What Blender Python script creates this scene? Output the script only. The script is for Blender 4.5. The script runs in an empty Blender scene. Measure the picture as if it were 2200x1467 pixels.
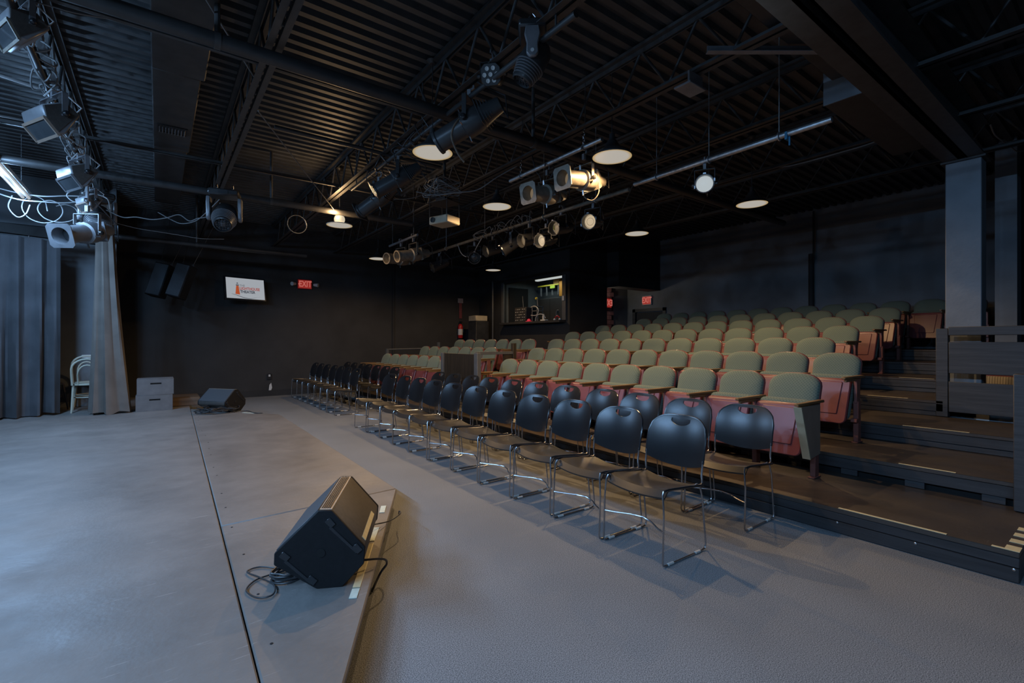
import bpy, bmesh, math, random
from mathutils import Matrix, Vector, Euler
random.seed(7)
S = bpy.context.scene
COL = S.collection
PI = math.pi
R = math.radians

# ---------------------------------------------------------------- camera
cam_d = bpy.data.cameras.new('camera'); cam = bpy.data.objects.new('camera', cam_d); COL.objects.link(cam)
cam_d.sensor_width = 36.0; cam_d.lens = 16.69; cam_d.clip_start = 0.02
cam.location = (0, 0, 1.32); cam.rotation_euler = (R(90), 0, -math.atan(0.7454))
S.camera = cam
# ---------------------------------------------------------------- world, exposure
S.view_settings.view_transform = 'Standard'; S.view_settings.look = 'None'
S.view_settings.gamma = 1.0; S.view_settings.use_curve_mapping = False
S.view_settings.exposure = 0.0
W = bpy.data.worlds.new('world'); S.world = W; W.use_nodes = True
W.node_tree.nodes['Background'].inputs[0].default_value = (0.004, 0.006, 0.01, 1)
W.node_tree.nodes['Background'].inputs[1].default_value = 1.0
S.cycles.use_denoising = True
S.cycles.max_bounces = 6; S.cycles.diffuse_bounces = 4; S.cycles.glossy_bounces = 4
S.cycles.transmission_bounces = 4; S.cycles.transparent_max_bounces = 8
S.cycles.caustics_reflective = False; S.cycles.caustics_refractive = False
S.cycles.sample_clamp_indirect = 3.0
# lamp powers (W)
P_PEND = 95.0; WARM = (1.0, 0.64, 0.31)
P_TUBE = 72.0; P_DOWN = 118.0; COOL = (0.33, 0.60, 1.0)

# ---------------------------------------------------------------- the fluorescent battens over the stage (bare tubes, three lights along each)
TUBES = [(-1.49, 8.25, 3.36), (-2.6, 4.4, 3.45), (-2.6, 1.0, 3.45), (-2.6, -2.0, 3.45)]
for k, (tx, ty, tz) in enumerate(TUBES):
    for q in (-0.8, 0.0, 0.8):
        ld = bpy.data.lights.new('fluorescent_light', 'POINT'); ld.shadow_soft_size = 0.05
        ld.energy = P_TUBE * (0.45 if k == 0 else 1.0); ld.color = COOL
        lo = bpy.data.objects.new('fluorescent_light', ld); lo.location = (tx, ty + q, tz - 0.10); COL.objects.link(lo)
    ld = bpy.data.lights.new('fluorescent_light', 'AREA'); ld.shape = 'RECTANGLE'; ld.size = 0.10; ld.size_y = 2.3
    ld.energy = P_DOWN * (0.8 if k == 0 else 1.0); ld.color = COOL
    lo = bpy.data.objects.new('fluorescent_light', ld); lo.location = (tx, ty, tz - 0.055); COL.objects.link(lo)

# ================================================================ materials
def new_mat(name):
    m = bpy.data.materials.new(name); m.use_nodes = True
    return m, m.node_tree, m.node_tree.nodes['Principled BSDF']

def mat(name, col, rough=0.6, metal=0.0, var=0.15, scale=8.0, bump=0.0, bscale=60.0, spec=0.5, detail=4.0):
    m, nt, b = new_mat(name)
    N, L = nt.nodes, nt.links
    tc = N.new('ShaderNodeTexCoord'); nz = N.new('ShaderNodeTexNoise')
    nz.inputs['Scale'].default_value = scale; nz.inputs['Detail'].default_value = detail
    L.new(tc.outputs['Object'], nz.inputs['Vector'])
    rp = N.new('ShaderNodeValToRGB')
    a = [max(0, c * (1 - var)) for c in col[:3]] + [1]; c2 = [min(1, c * (1 + var)) for c in col[:3]] + [1]
    rp.color_ramp.elements[0].position = 0.3; rp.color_ramp.elements[0].color = a
    rp.color_ramp.elements[1].position = 0.7; rp.color_ramp.elements[1].color = c2
    L.new(nz.outputs['Fac'], rp.inputs['Fac']); L.new(rp.outputs['Color'], b.inputs['Base Color'])
    b.inputs['Roughness'].default_value = rough; b.inputs['Metallic'].default_value = metal
    b.inputs['Specular IOR Level'].default_value = spec
    if bump:
        n2 = N.new('ShaderNodeTexNoise'); n2.inputs['Scale'].default_value = bscale; n2.inputs['Detail'].default_value = 3
        L.new(tc.outputs['Object'], n2.inputs['Vector'])
        bp = N.new('ShaderNodeBump'); bp.inputs['Strength'].default_value = bump; bp.inputs['Distance'].default_value = 0.01
        L.new(n2.outputs['Fac'], bp.inputs['Height']); L.new(bp.outputs['Normal'], b.inputs['Normal'])
    return m

def emis(name, col, strength):
    m, nt, b = new_mat(name)
    b.inputs['Base Color'].default_value = (0.03, 0.03, 0.03, 1)
    b.inputs['Emission Color'].default_value = (*col, 1); b.inputs['Emission Strength'].default_value = strength
    b.inputs['Roughness'].default_value = 0.5
    return m

def mat_carpet():
    m, nt, b = new_mat('carpet_loop_pile'); N, L = nt.nodes, nt.links
    tc = N.new('ShaderNodeTexCoord')
    n1 = N.new('ShaderNodeTexNoise'); n1.inputs['Scale'].default_value = 230; n1.inputs['Detail'].default_value = 3
    n2 = N.new('ShaderNodeTexNoise'); n2.inputs['Scale'].default_value = 1.3; n2.inputs['Detail'].default_value = 5
    v = N.new('ShaderNodeTexNoise'); v.inputs['Scale'].default_value = 260
    for x in (n1, n2, v): L.new(tc.outputs['Object'], x.inputs['Vector'])
    r1 = N.new('ShaderNodeValToRGB')
    r1.color_ramp.elements[0].position = 0.36; r1.color_ramp.elements[0].color = (0.105, 0.112, 0.12, 1)
    r1.color_ramp.elements[1].position = 0.64; r1.color_ramp.elements[1].color = (0.33, 0.345, 0.36, 1)
    L.new(n1.outputs['Fac'], r1.inputs['Fac'])
    r2 = N.new('ShaderNodeValToRGB')
    r2.color_ramp.elements[0].position = 0.3; r2.color_ramp.elements[0].color = (0.85, 0.85, 0.85, 1)
    r2.color_ramp.elements[1].position = 0.7; r2.color_ramp.elements[1].color = (1, 1, 1, 1)
    L.new(n2.outputs['Fac'], r2.inputs['Fac'])
    mx = N.new('ShaderNodeMixRGB'); mx.blend_type = 'MULTIPLY'; mx.inputs[0].default_value = 1
    L.new(r1.outputs[0], mx.inputs[1]); L.new(r2.outputs[0], mx.inputs[2])
    L.new(mx.outputs[0], b.inputs['Base Color'])
    b.inputs['Roughness'].default_value = 0.95; b.inputs['Specular IOR Level'].default_value = 0.1
    bp = N.new('ShaderNodeBump'); bp.inputs['Strength'].default_value = 0.35; bp.inputs['Distance'].default_value = 0.004
    L.new(v.outputs['Fac'], bp.inputs['Height']); L.new(bp.outputs['Normal'], b.inputs['Normal'])
    return m

def mat_painted_floor(name, col, rough, scr):
    """painted boards with scuffs and thin scratches"""
    m, nt, b = new_mat(name); N, L = nt.nodes, nt.links
    tc = N.new('ShaderNodeTexCoord')
    n1 = N.new('ShaderNodeTexNoise'); n1.inputs['Scale'].default_value = 1.6; n1.inputs['Detail'].default_value = 8; n1.inputs['Roughness'].default_value = 0.65
    L.new(tc.outputs['Object'], n1.inputs['Vector'])
    r1 = N.new('ShaderNodeValToRGB')
    r1.color_ramp.elements[0].position = 0.3; r1.color_ramp.elements[0].color = (*[c * 0.8 for c in col], 1)
    r1.color_ramp.elements[1].position = 0.72; r1.color_ramp.elements[1].color = (*[c * 1.25 for c in col], 1)
    L.new(n1.outputs['Fac'], r1.inputs['Fac'])
    prev = r1.outputs[0]
    for ang, sc in ((0.5, 9.0), (-0.9, 13.0), (1.5, 11.0)):
        mp = N.new('ShaderNodeMapping'); mp.inputs['Rotation'].default_value = (0, 0, ang); mp.inputs['Scale'].default_value = (1, 22, 1)
        L.new(tc.outputs['Object'], mp.inputs['Vector'])
        n2 = N.new('ShaderNodeTexNoise'); n2.inputs['Scale'].default_value = sc * 0.3; n2.inputs['Detail'].default_value = 6; n2.inputs['Roughness'].default_value = 0.75
        L.new(mp.outputs[0], n2.inputs['Vector'])
        r2 = N.new('ShaderNodeValToRGB')
        r2.color_ramp.elements[0].position = 0.645; r2.color_ramp.elements[0].color = (0, 0, 0, 1)
        r2.color_ramp.elements[1].position = 0.72; r2.color_ramp.elements[1].color = (scr, scr, scr, 1)
        L.new(n2.outputs['Fac'], r2.inputs['Fac'])
        mx = N.new('ShaderNodeMixRGB'); mx.blend_type = 'MIX'
        mx.inputs[2].default_value = (*[min(1, c * 2.6 + 0.05) for c in col], 1)
        L.new(r2.outputs[0], mx.inputs[0]); L.new(prev, mx.inputs[1]); prev = mx.outputs[0]
    L.new(prev, b.inputs['Base Color'])
    n3 = N.new('ShaderNodeTexNoise'); n3.inputs['Scale'].default_value = 3.0; n3.inputs['Detail'].default_value = 6
    L.new(tc.outputs['Object'], n3.inputs['Vector'])
    mr = N.new('ShaderNodeMapRange'); mr.inputs[1].default_value = 0.3; mr.inputs[2].default_value = 0.7
    mr.inputs[3].default_value = rough - 0.1; mr.inputs[4].default_value = rough + 0.12
    L.new(n3.outputs['Fac'], mr.inputs[0]); L.new(mr.outputs[0], b.inputs['Roughness'])
    bp = N.new('ShaderNodeBump'); bp.inputs['Strength'].default_value = 0.12; bp.inputs['Distance'].default_value = 0.01
    n4 = N.new('ShaderNodeTexNoise'); n4.inputs['Scale'].default_value = 40
    L.new(tc.outputs['Object'], n4.inputs['Vector']); L.new(n4.outputs['Fac'], bp.inputs['Height']); L.new(bp.outputs['Normal'], b.inputs['Normal'])
    return m

def mat_wood(name, col, rough, axis=0, var=0.35, bump=0.2):
    m, nt, b = new_mat(name); N, L = nt.nodes, nt.links
    tc = N.new('ShaderNodeTexCoord'); mp = N.new('ShaderNodeMapping')
    sc = [30, 30, 30]; sc[axis] = 2.0; mp.inputs['Scale'].default_value = sc
    L.new(tc.outputs['Object'], mp.inputs['Vector'])
    nz = N.new('ShaderNodeTexNoise'); nz.inputs['Scale'].default_value = 1.0; nz.inputs['Detail'].default_value = 6
    L.new(mp.outputs[0], nz.inputs['Vector'])
    rp = N.new('ShaderNodeValToRGB')
    rp.color_ramp.elements[0].position = 0.3; rp.color_ramp.elements[0].color = (*[c * (1 - var) for c in col], 1)
    rp.color_ramp.elements[1].position = 0.7; rp.color_ramp.elements[1].color = (*[c * (1 + var) for c in col], 1)
    L.new(nz.outputs['Fac'], rp.inputs['Fac']); L.new(rp.outputs[0], b.inputs['Base Color'])
    b.inputs['Roughness'].default_value = rough
    bp = N.new('ShaderNodeBump'); bp.inputs['Strength'].default_value = bump; bp.inputs['Distance'].default_value = 0.006
    L.new(nz.outputs['Fac'], bp.inputs['Height']); L.new(bp.outputs['Normal'], b.inputs['Normal'])
    return m

def mat_fabric(name, c1, c2, sc):
    """woven upholstery with a small diamond lattice"""
    m, nt, b = new_mat(name); N, L = nt.nodes, nt.links
    tc = N.new('ShaderNodeTexCoord')
    outs = []
    for ang in (R(45), R(-45)):
        mp = N.new('ShaderNodeMapping'); mp.inputs['Rotation'].default_value = (ang, 0, 0)
        L.new(tc.outputs['Object'], mp.inputs['Vector'])
        wv = N.new('ShaderNodeTexWave'); wv.bands_direction = 'Y'; wv.inputs['Scale'].default_value = sc
        wv.inputs['Distortion'].default_value = 1.2; wv.inputs['Detail'].default_value = 1
        L.new(mp.outputs[0], wv.inputs['Vector']); outs.append(wv.outputs['Fac'])
    mul = N.new('ShaderNodeMath'); mul.operation = 'MAXIMUM'; L.new(outs[0], mul.inputs[0]); L.new(outs[1], mul.inputs[1])
    nz = N.new('ShaderNodeTexNoise'); nz.inputs['Scale'].default_value = 120; L.new(tc.outputs['Object'], nz.inputs['Vector'])
    ad = N.new('ShaderNodeMath'); ad.operation = 'MULTIPLY_ADD'; ad.inputs[1].default_value = 0.6; ad.inputs[2].default_value = 0.0
    L.new(nz.outputs['Fac'], ad.inputs[0])
    a2 = N.new('ShaderNodeMath'); a2.operation = 'MULTIPLY_ADD'; a2.inputs[1].default_value = 0.7
    L.new(mul.outputs[0], a2.inputs[0]); L.new(ad.outputs[0], a2.inputs[2])
    rp = N.new('ShaderNodeValToRGB'); rp.color_ramp.elements[0].position = 0.55; rp.color_ramp.elements[0].color = (*c1, 1)
    rp.color_ramp.elements[1].position = 1.0; rp.color_ramp.elements[1].color = (*c2, 1)
    L.new(a2.outputs[0], rp.inputs['Fac']); L.new(rp.outputs[0], b.inputs['Base Color'])
    b.inputs['Roughness'].default_value = 0.85; b.inputs['Specular IOR Level'].default_value = 0.2
    b.inputs['Sheen Weight'].default_value = 0.15
    return m

def mat_ribbed(name, c1, c2, sc):
    m, nt, b = new_mat(name); N, L = nt.nodes, nt.links
    tc = N.new('ShaderNodeTexCoord'); wv = N.new('ShaderNodeTexWave'); wv.bands_direction = 'Y'; wv.inputs['Scale'].default_value = sc
    L.new(tc.outputs['Object'], wv.inputs['Vector'])
    rp = N.new('ShaderNodeValToRGB'); rp.color_ramp.elements[0].color = (*c1, 1); rp.color_ramp.elements[1].color = (*c2, 1)
    L.new(wv.outputs['Fac'], rp.inputs['Fac']); L.new(rp.outputs[0], b.inputs['Base Color']); b.inputs['Roughness'].default_value = 0.9
    return m

def mat_brick(name):
    m, nt, b = new_mat(name); N, L = nt.nodes, nt.links
    tc = N.new('ShaderNodeTexCoord'); nz = N.new('ShaderNodeTexNoise'); nz.inputs['Scale'].default_value = 9
    L.new(tc.outputs['Object'], nz.inputs['Vector'])
    rp = N.new('ShaderNodeValToRGB'); rp.color_ramp.elements[0].color = (0.16, 0.06, 0.07, 1); rp.color_ramp.elements[1].color = (0.34, 0.17, 0.18, 1)
    L.new(nz.outputs['Fac'], rp.inputs['Fac']); L.new(rp.outputs[0], b.inputs['Base Color']); b.inputs['Roughness'].default_value = 0.9
    return m

M = {}
M['carpet'] = mat_carpet()
M['stage'] = mat_painted_floor('stage_paint', (0.158, 0.146, 0.136), 0.5, 0.6)
M['stage_edge'] = mat('stage_edge_wood', (0.16, 0.12, 0.08), 0.7)
M['tread'] = mat_painted_floor('tread_paint', (0.056, 0.046, 0.039), 0.42, 0.4)
M['riser'] = mat_wood('riser_black_paint', (0.034, 0.034, 0.036), 0.45, axis=1, var=0.25, bump=0.35)
M['rail'] = mat_wood('railing_black_paint', (0.040, 0.040, 0.042), 0.55, axis=1, var=0.25, bump=0.35)
M['black_wall'] = mat('black_wall_paint', (0.030, 0.029, 0.029), 0.75, var=0.2, scale=2.0, bump=0.15, bscale=30)
M['dark_wall'] = mat('dark_wall_paint', (0.022, 0.022, 0.023), 0.75, var=0.2, scale=2.0)
M['grey_wall'] = mat('grey_wall_paint', (0.17, 0.175, 0.185), 0.7, var=0.35, scale=0.9, bump=0.2, bscale=20, detail=8)
M['blue_grey'] = mat('column_grey_paint', (0.20, 0.225, 0.25), 0.65, var=0.15, scale=2.5, bump=0.2, bscale=25)
M['stage_wall'] = mat('stage_rear_wall_paint', (0.13, 0.14, 0.15), 0.7, var=0.15, scale=2)
M['brown_wall'] = mat('brown_wall_paint', (0.075, 0.060, 0.050), 0.8, var=0.12)
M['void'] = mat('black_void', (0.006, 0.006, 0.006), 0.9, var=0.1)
M['ceiling'] = mat('ceiling_black_paint', (0.060, 0.060, 0.061), 0.55, var=0.25, scale=5.0)
M['steel'] = mat('joist_dark_paint', (0.050, 0.048, 0.047), 0.5, metal=0.0, var=0.25, scale=12)
M['pipe'] = mat('pipe_dark_paint', (0.035, 0.034, 0.034), 0.45, var=0.2)
M['duct'] = mat('duct_dark_paint', (0.040, 0.037, 0.036), 0.55, var=0.2)
M['galv'] = mat('galvanised_pipe', (0.50, 0.53, 0.55), 0.38, metal=0.85, var=0.2, scale=25)
M['black_metal'] = mat('black_lamp_enamel', (0.035, 0.035, 0.036), 0.35, var=0.2)
M['grey_metal'] = mat('grey_lamp_enamel', (0.20, 0.20, 0.21), 0.4, metal=0.2, var=0.2)
M['tan_metal'] = mat('lamplight_tan_enamel', (0.19, 0.165, 0.13), 0.45, metal=0.15, var=0.25, scale=20)  # tan colour carries the warm lamplight falling on the spotlights
M['chrome'] = mat('chrome_rod', (0.46, 0.46, 0.47), 0.27, metal=1.0, var=0.05)
M['chair_black'] = mat('black_chair_plastic', (0.012, 0.0125, 0.014), 0.27, var=0.08, scale=3, spec=0.55)
M['chair_seat'] = mat('black_chair_seat', (0.020, 0.018, 0.016), 0.38, var=0.1, scale=3, spec=0.7)
M['frame_black'] = mat('black_frame_coating', (0.02, 0.02, 0.022), 0.22, var=0.1)
M['glide'] = mat('white_plastic_glide', (0.55, 0.55, 0.52), 0.5)
M['fabric'] = mat_fabric('green_woven_upholstery', (0.098, 0.135, 0.112), (0.150, 0.190, 0.152), 17.0)
M['rose'] = mat('rose_seat_shell', (0.185, 0.052, 0.056), 0.33, var=0.08, scale=4)
M['rose_metal'] = mat('rose_painted_iron', (0.20, 0.075, 0.060), 0.4, var=0.15)
M['arm_wood'] = mat_wood('varnished_arm_wood', (0.17, 0.095, 0.038), 0.4, axis=0)
M['end_panel'] = mat('beige_end_panel', (0.27, 0.20, 0.155), 0.5, var=0.08)
M['panel_edge'] = mat('pale_panel_edging', (0.42, 0.37, 0.25), 0.5, var=0.1)
M['tape'] = mat('cream_gaffer_tape', (0.62, 0.55, 0.34), 0.6, var=0.1, scale=30)
M['tape_pale'] = mat('glow_tape', (0.60, 0.66, 0.56), 0.6, var=0.1, scale=30)
M['screw'] = mat('bright_screw', (0.7, 0.7, 0.7), 0.3, metal=1.0)
M['speaker'] = mat('black_speaker_cabinet', (0.008, 0.008, 0.009), 0.65, var=0.15, scale=40, bump=0.1, bscale=200, spec=0.3)
M['speaker_tan'] = mat('brown_black_speaker_carpet', (0.058, 0.050, 0.044), 0.6, var=0.15, scale=40, bump=0.15, bscale=200)
M['vent'] = mat('speaker_vent_lip', (0.36, 0.29, 0.23), 0.5, var=0.1)
M['grille'] = mat('speaker_grille', (0.05, 0.055, 0.062), 0.5, var=0.2, scale=200)
M['curtain_blue'] = mat('black_velour_curtain', (0.055, 0.055, 0.060), 0.95, var=0.25, scale=3)
M['curtain_brown'] = mat('charcoal_velour_curtain', (0.125, 0.105, 0.090), 0.9, var=0.15, scale=4)
M['box_grey'] = mat('grey_painted_crate', (0.125, 0.120, 0.120), 0.6, var=0.12, bump=0.1)
M['brown_wood'] = mat_wood('brown_step_wood', (0.10, 0.065, 0.04), 0.6, axis=0)
M['cream_wood'] = mat('cream_bentwood', (0.46, 0.42, 0.32), 0.45, var=0.1)
M['dark_wood'] = mat('dark_bentwood', (0.06, 0.045, 0.035), 0.45, var=0.15)
M['cable'] = mat('black_cable', (0.03, 0.03, 0.032), 0.45, var=0.1)
M['cable_grey'] = mat('grey_cable', (0.19, 0.19, 0.19), 0.5, var=0.1)
M['cable_white'] = mat('white_cable', (0.42, 0.42, 0.42), 0.5, var=0.1)
M['white'] = mat('white_plastic', (0.6, 0.6, 0.58), 0.5, var=0.05)
M['proj'] = mat('beige_projector_case', (0.42, 0.36, 0.26), 0.5, var=0.1)
M['orange'] = mat('orange_box', (0.55, 0.22, 0.02), 0.6, var=0.1)
M['yellow'] = mat('yellow_plastic', (0.6, 0.5, 0.04), 0.5, var=0.1)
M['red'] = mat('red_enamel', (0.5, 0.02, 0.025), 0.35, var=0.1)
M['beige'] = mat_ribbed('beige_ribbed_fabric', (0.20, 0.17, 0.12), (0.42, 0.36, 0.26), 14.0)
M['metal_panel'] = mat('pale_metal_panel', (0.20, 0.22, 0.24), 0.35, metal=0.6, var=0.1)
M['ply'] = mat_wood('dark_stained_plywood', (0.024, 0.017, 0.010), 0.5, axis=2)
M['post_grey'] = mat('grey_post_paint', (0.085, 0.09, 0.095), 0.5, var=0.1)
M['booth'] = mat('booth_grey_wall', (0.10, 0.11, 0.115), 0.7, var=0.1)
M['brick'] = mat_brick('pink_painted_brick')
M['shade_in'] = mat('shade_white_enamel', (0.7, 0.66, 0.58), 0.5)
M['lens_glass'] = mat('amber_lens_glass', (0.55, 0.43, 0.26), 0.12, var=0.1, spec=0.8)
M['lens_dark'] = mat('dark_lens_glass', (0.05, 0.055, 0.06), 0.08, spec=0.8)
M['e_disc'] = emis('pendant_glow', (1.0, 0.90, 0.74), 0.42)
nt_ = M['e_disc'].node_tree; tc_ = nt_.nodes.new('ShaderNodeTexCoord'); ln_ = nt_.nodes.new('ShaderNodeVectorMath'); ln_.operation = 'LENGTH'
rp_ = nt_.nodes.new('ShaderNodeValToRGB'); rp_.color_ramp.elements[0].position = 0.160; rp_.color_ramp.elements[0].color = (1.0, 0.93, 0.82, 1)
rp_.color_ramp.elements[1].position = 0.199; rp_.color_ramp.elements[1].color = (0.95, 0.62, 0.20, 1)
nt_.links.new(tc_.outputs['Object'], ln_.inputs[0]); nt_.links.new(ln_.outputs['Value'], rp_.inputs['Fac']); nt_.links.new(rp_.outputs['Color'], nt_.nodes['Principled BSDF'].inputs['Emission Color'])
M['e_bulb'] = emis('pendant_bulb_glow', (1.0, 0.86, 0.62), 0.60)
M['e_tube'] = emis('fluorescent_glow', (0.86, 0.93, 1.0), 0.46)
M['e_spot'] = emis('lit_lens_glow', (1.0, 0.78, 0.50), 0.55)
M['e_lens'] = emis('lens_glow_and_reflection', (1.0, 0.72, 0.42), 0.16)  # on unlit profile spotlights this emission imitates warm lamps reflected in the lens
M['e_cool'] = emis('cool_lens_glow', (0.86, 0.96, 1.0), 0.5)
M['e_booth'] = emis('booth_tube_glow', (0.93, 1.0, 0.98), 0.5)
M['e_screen'] = emis('screen_white_glow', (0.82, 0.88, 0.96), 0.40)
M['e_sorange'] = emis('screen_orange_glow', (0.75, 0.13, 0.035), 0.5)
M['e_sred'] = emis('screen_red_glow', (0.62, 0.10, 0.07), 0.5)
M['e_snavy'] = emis('screen_navy_glow', (0.035, 0.04, 0.07), 0.5)
M['e_sgrey'] = emis('screen_grey_glow', (0.32, 0.34, 0.37), 0.5)
M['e_exit'] = emis('exit_red_glow', (0.85, 0.055, 0.04), 0.32)
M['e_exit2'] = emis('exit_letter_glow', (1.0, 0.25, 0.2), 0.45)
M['e_redglow'] = emis('red_indicator_glow', (0.9, 0.03, 0.06), 0.5)

# ================================================================ mesh builder
class B:
    def __init__(s, T=None): s.v = []; s.f = []; s.T = T
    def add(s, vs, fs):
        o = len(s.v)
        s.v += [tuple(s.T @ Vector(p)) if s.T is not None else tuple(p) for p in vs]
        s.f += [[i + o for i in f] for f in fs]
        return s
    def box(s, c, d, rot=None):
        x, y, z = d[0] / 2, d[1] / 2, d[2] / 2
        vs = [Vector((i, j, k)) for i in (-x, x) for j in (-y, y) for k in (-z, z)]
        if rot is not None: vs = [rot @ p for p in vs]
        vs = [p + Vector(c) for p in vs]
        return s.add(vs, [(0, 1, 3, 2), (4, 6, 7, 5), (0, 4, 5, 1), (2, 3, 7, 6), (0, 2, 6, 4), (1, 5, 7, 3)])
    def bb(s, a, b):
        return s.box([(a[i] + b[i]) / 2 for i in range(3)], [abs(b[i] - a[i]) for i in range(3)])
    def beam(s, p, q, w, h, up=(0, 0, 1)):
        p, q = Vector(p), Vector(q); d = (q - p); l = d.length; d.normalize()
        u = Vector(up)
        if abs(d.dot(u)) > 0.98: u = Vector((1, 0, 0))
        y = u.cross(d).normalized(); z = d.cross(y)
        return s.box((p + q) / 2, (l, w, h), Matrix((d, y, z)).transposed())
    def ring(s, rings, cap0=True, cap1=True, close=False):
        n = len(rings[0]); vs = [p for r in rings for p in r]; fs = []
        m = len(rings)
        for i in range(m if close else m - 1):
            a, b = i * n, ((i + 1) % m) * n
            for j in range(n):
                k = (j + 1) % n
                fs.append((a + j, a + k, b + k, b + j))
        if not close:
            if cap0: fs.append(tuple(range(n - 1, -1, -1)))
            if cap1: fs.append(tuple((m - 1) * n + j for j in range(n)))
        return s.add(vs, fs)
    def tube(s, pts, r, n=6, closed=False):
        pts = [Vector(p) for p in pts]; m = len(pts); rings = []; prev = None
        for i, p in enumerate(pts):
            if closed: t = pts[(i + 1) % m] - pts[i - 1]
            else: t = pts[min(i + 1, m - 1)] - pts[max(i - 1, 0)]
            if t.length < 1e-9: t = Vector((0, 0, 1))
            t.normalize()
            if prev is None:
                u = Vector((0, 0, 1)) if abs(t.z) < 0.9 else Vector((1, 0, 0))
                a = t.cross(u).normalized()
            else:
                a = prev - t * prev.dot(t)
                a = a.normalized() if a.length > 1e-6 else t.cross(Vector((0, 0, 1))).normalized()
            prev = a; b = t.cross(a)
            rr = r[i] if isinstance(r, (list, tuple)) else r
            rings.append([p + rr * (math.cos(2 * PI * k / n) * a + math.sin(2 * PI * k / n) * b) for k in range(n)])
        return s.ring(rings, close=closed)
    def lathe(s, prof, n=20, axis='x', cap0=True, cap1=True):
        rings = []
        for t, r in prof:
            row = []
            for k in range(n):
                c, q = r * math.cos(2 * PI * k / n), r * math.sin(2 * PI * k / n)
                row.append((t, c, q) if axis == 'x' else ((c, q, t) if axis == 'z' else (q, t, c)))
            rings.append(row)
        return s.ring(rings, cap0, cap1)
    def prism(s, poly, a, b, fn):
        """poly 2-D outline, swept from a to b; fn(u, v, t) gives a point"""
        return s.ring([[fn(u, v, a) for u, v in poly], [fn(u, v, b) for u, v in poly]])
    def sphere(s, c, r, n=10, m=6):
        prof = [(-math.cos(PI * i / m) * r, max(1e-4, math.sin(PI * i / m) * r)) for i in range(m + 1)]
        rings = [[(c[0] + q * math.cos(2 * PI * k / n), c[1] + q * math.sin(2 * PI * k / n), c[2] + t) for k in range(n)] for t, q in prof]
        return s.ring(rings)

def mesh_of(name, b, bevel=0.0, ang=38):
    me = bpy.data.meshes.new(name); me.from_pydata(b.v, [], b.f)
    bm = bmesh.new(); bm.from_mesh(me)
    bmesh.ops.recalc_face_normals(bm, faces=bm.faces)
    if bevel:
        es = [e for e in bm.edges if len(e.link_faces) == 2 and e.calc_face_angle(0) > R(30)]
        bmesh.ops.bevel(bm, geom=es, offset=bevel, segments=1, affect='EDGES', clamp_overlap=True)
    bm.to_mesh(me); bm.free()
    for p in me.polygons: p.use_smooth = True
    me.set_sharp_from_angle(angle=R(ang))
    return me

def put(name, b, m, parent=None, bevel=0.0, label=None, loc=None):
    me = mesh_of(name, b, bevel); me.materials.append(m)
    o = bpy.data.objects.new(name, me); COL.objects.link(o)
    if parent is not None: o.parent = parent
    if loc is not None: o.location = loc
    if label: o['label'] = label
    return o

def tag(o, label, cat, group=None):
    o['label'] = label; o['category'] = cat
    if group: o['group'] = group
    return o

def thing(name, label, cat, loc=(0, 0, 0), rz=0.0, group=None):
    o = bpy.data.objects.new(name, None); COL.objects.link(o); o.empty_display_size = 0.1
    o.location = loc; o.rotation_euler = (0, 0, rz)
    return tag(o, label, cat, group)

def struct(name, b, m, parent=None, bevel=0.0):
    o = put(name, b, m, parent, bevel)
    if parent is None: o['kind'] = 'structure'
    return o

def dup(root, loc, rz, label, group=None, mats=None):
    r = root.copy(); COL.objects.link(r); r.location = loc; r.rotation_euler = (0, 0, rz); r['label'] = label
    if group: r['group'] = group
    for ch in list(root.children):
        c = ch.copy(); COL.objects.link(c); c.parent = r
        for g in list(ch.children):
            d = g.copy(); COL.objects.link(d); d.parent = c
    return r

ORD = ['', 'first', 'second', 'third', 'fourth', 'fifth', 'sixth', 'seventh', 'eighth', 'ninth', 'tenth', 'eleventh', 'twelfth', 'thirteenth', 'fourteenth']

def text_mesh(name, txt, size, depth, m, parent, loc, rot, spacing=1.0, sx=1.0):
    cu = bpy.data.curves.new(name, 'FONT'); cu.body = txt; cu.size = size; cu.extrude = depth; cu.align_x = 'CENTER'; cu.align_y = 'CENTER'
    cu.space_character = spacing; cu.offset = size * 0.022
    o = bpy.data.objects.new(name + '_tmp', cu); COL.objects.link(o)
    bpy.context.view_layer.update()
    me = bpy.data.meshes.new_from_object(o.evaluated_get(bpy.context.evaluated_depsgraph_get()))
    bpy.data.objects.remove(o)
    me.materials.clear(); me.materials.append(m)
    t = bpy.data.objects.new(name, me); COL.objects.link(t); t.parent = parent; t.location = loc; t.rotation_euler = rot; t.scale = (sx, 1, 1)
    return t

# ================================================================ the room shell
XR, YB, XL, YF, ZC = 11.3, 12.75, -6.0, -3.5, 4.14
struct('floor', B().bb((XL, YF, -0.1), (16, 14.0, 0)), M['carpet'])
struct('wall_back', B().bb((XL, YB, 0), (8.3, YB + 0.15, 4.6)), M['black_wall'])
struct('wall_left', B().bb((XL - 0.15, YF, 0), (XL, YB, 4.6)), M['black_wall'])
struct('wall_front', B().bb((XL, YF - 0.15, 0), (16, YF, 4.6)), M['black_wall'])
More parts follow.
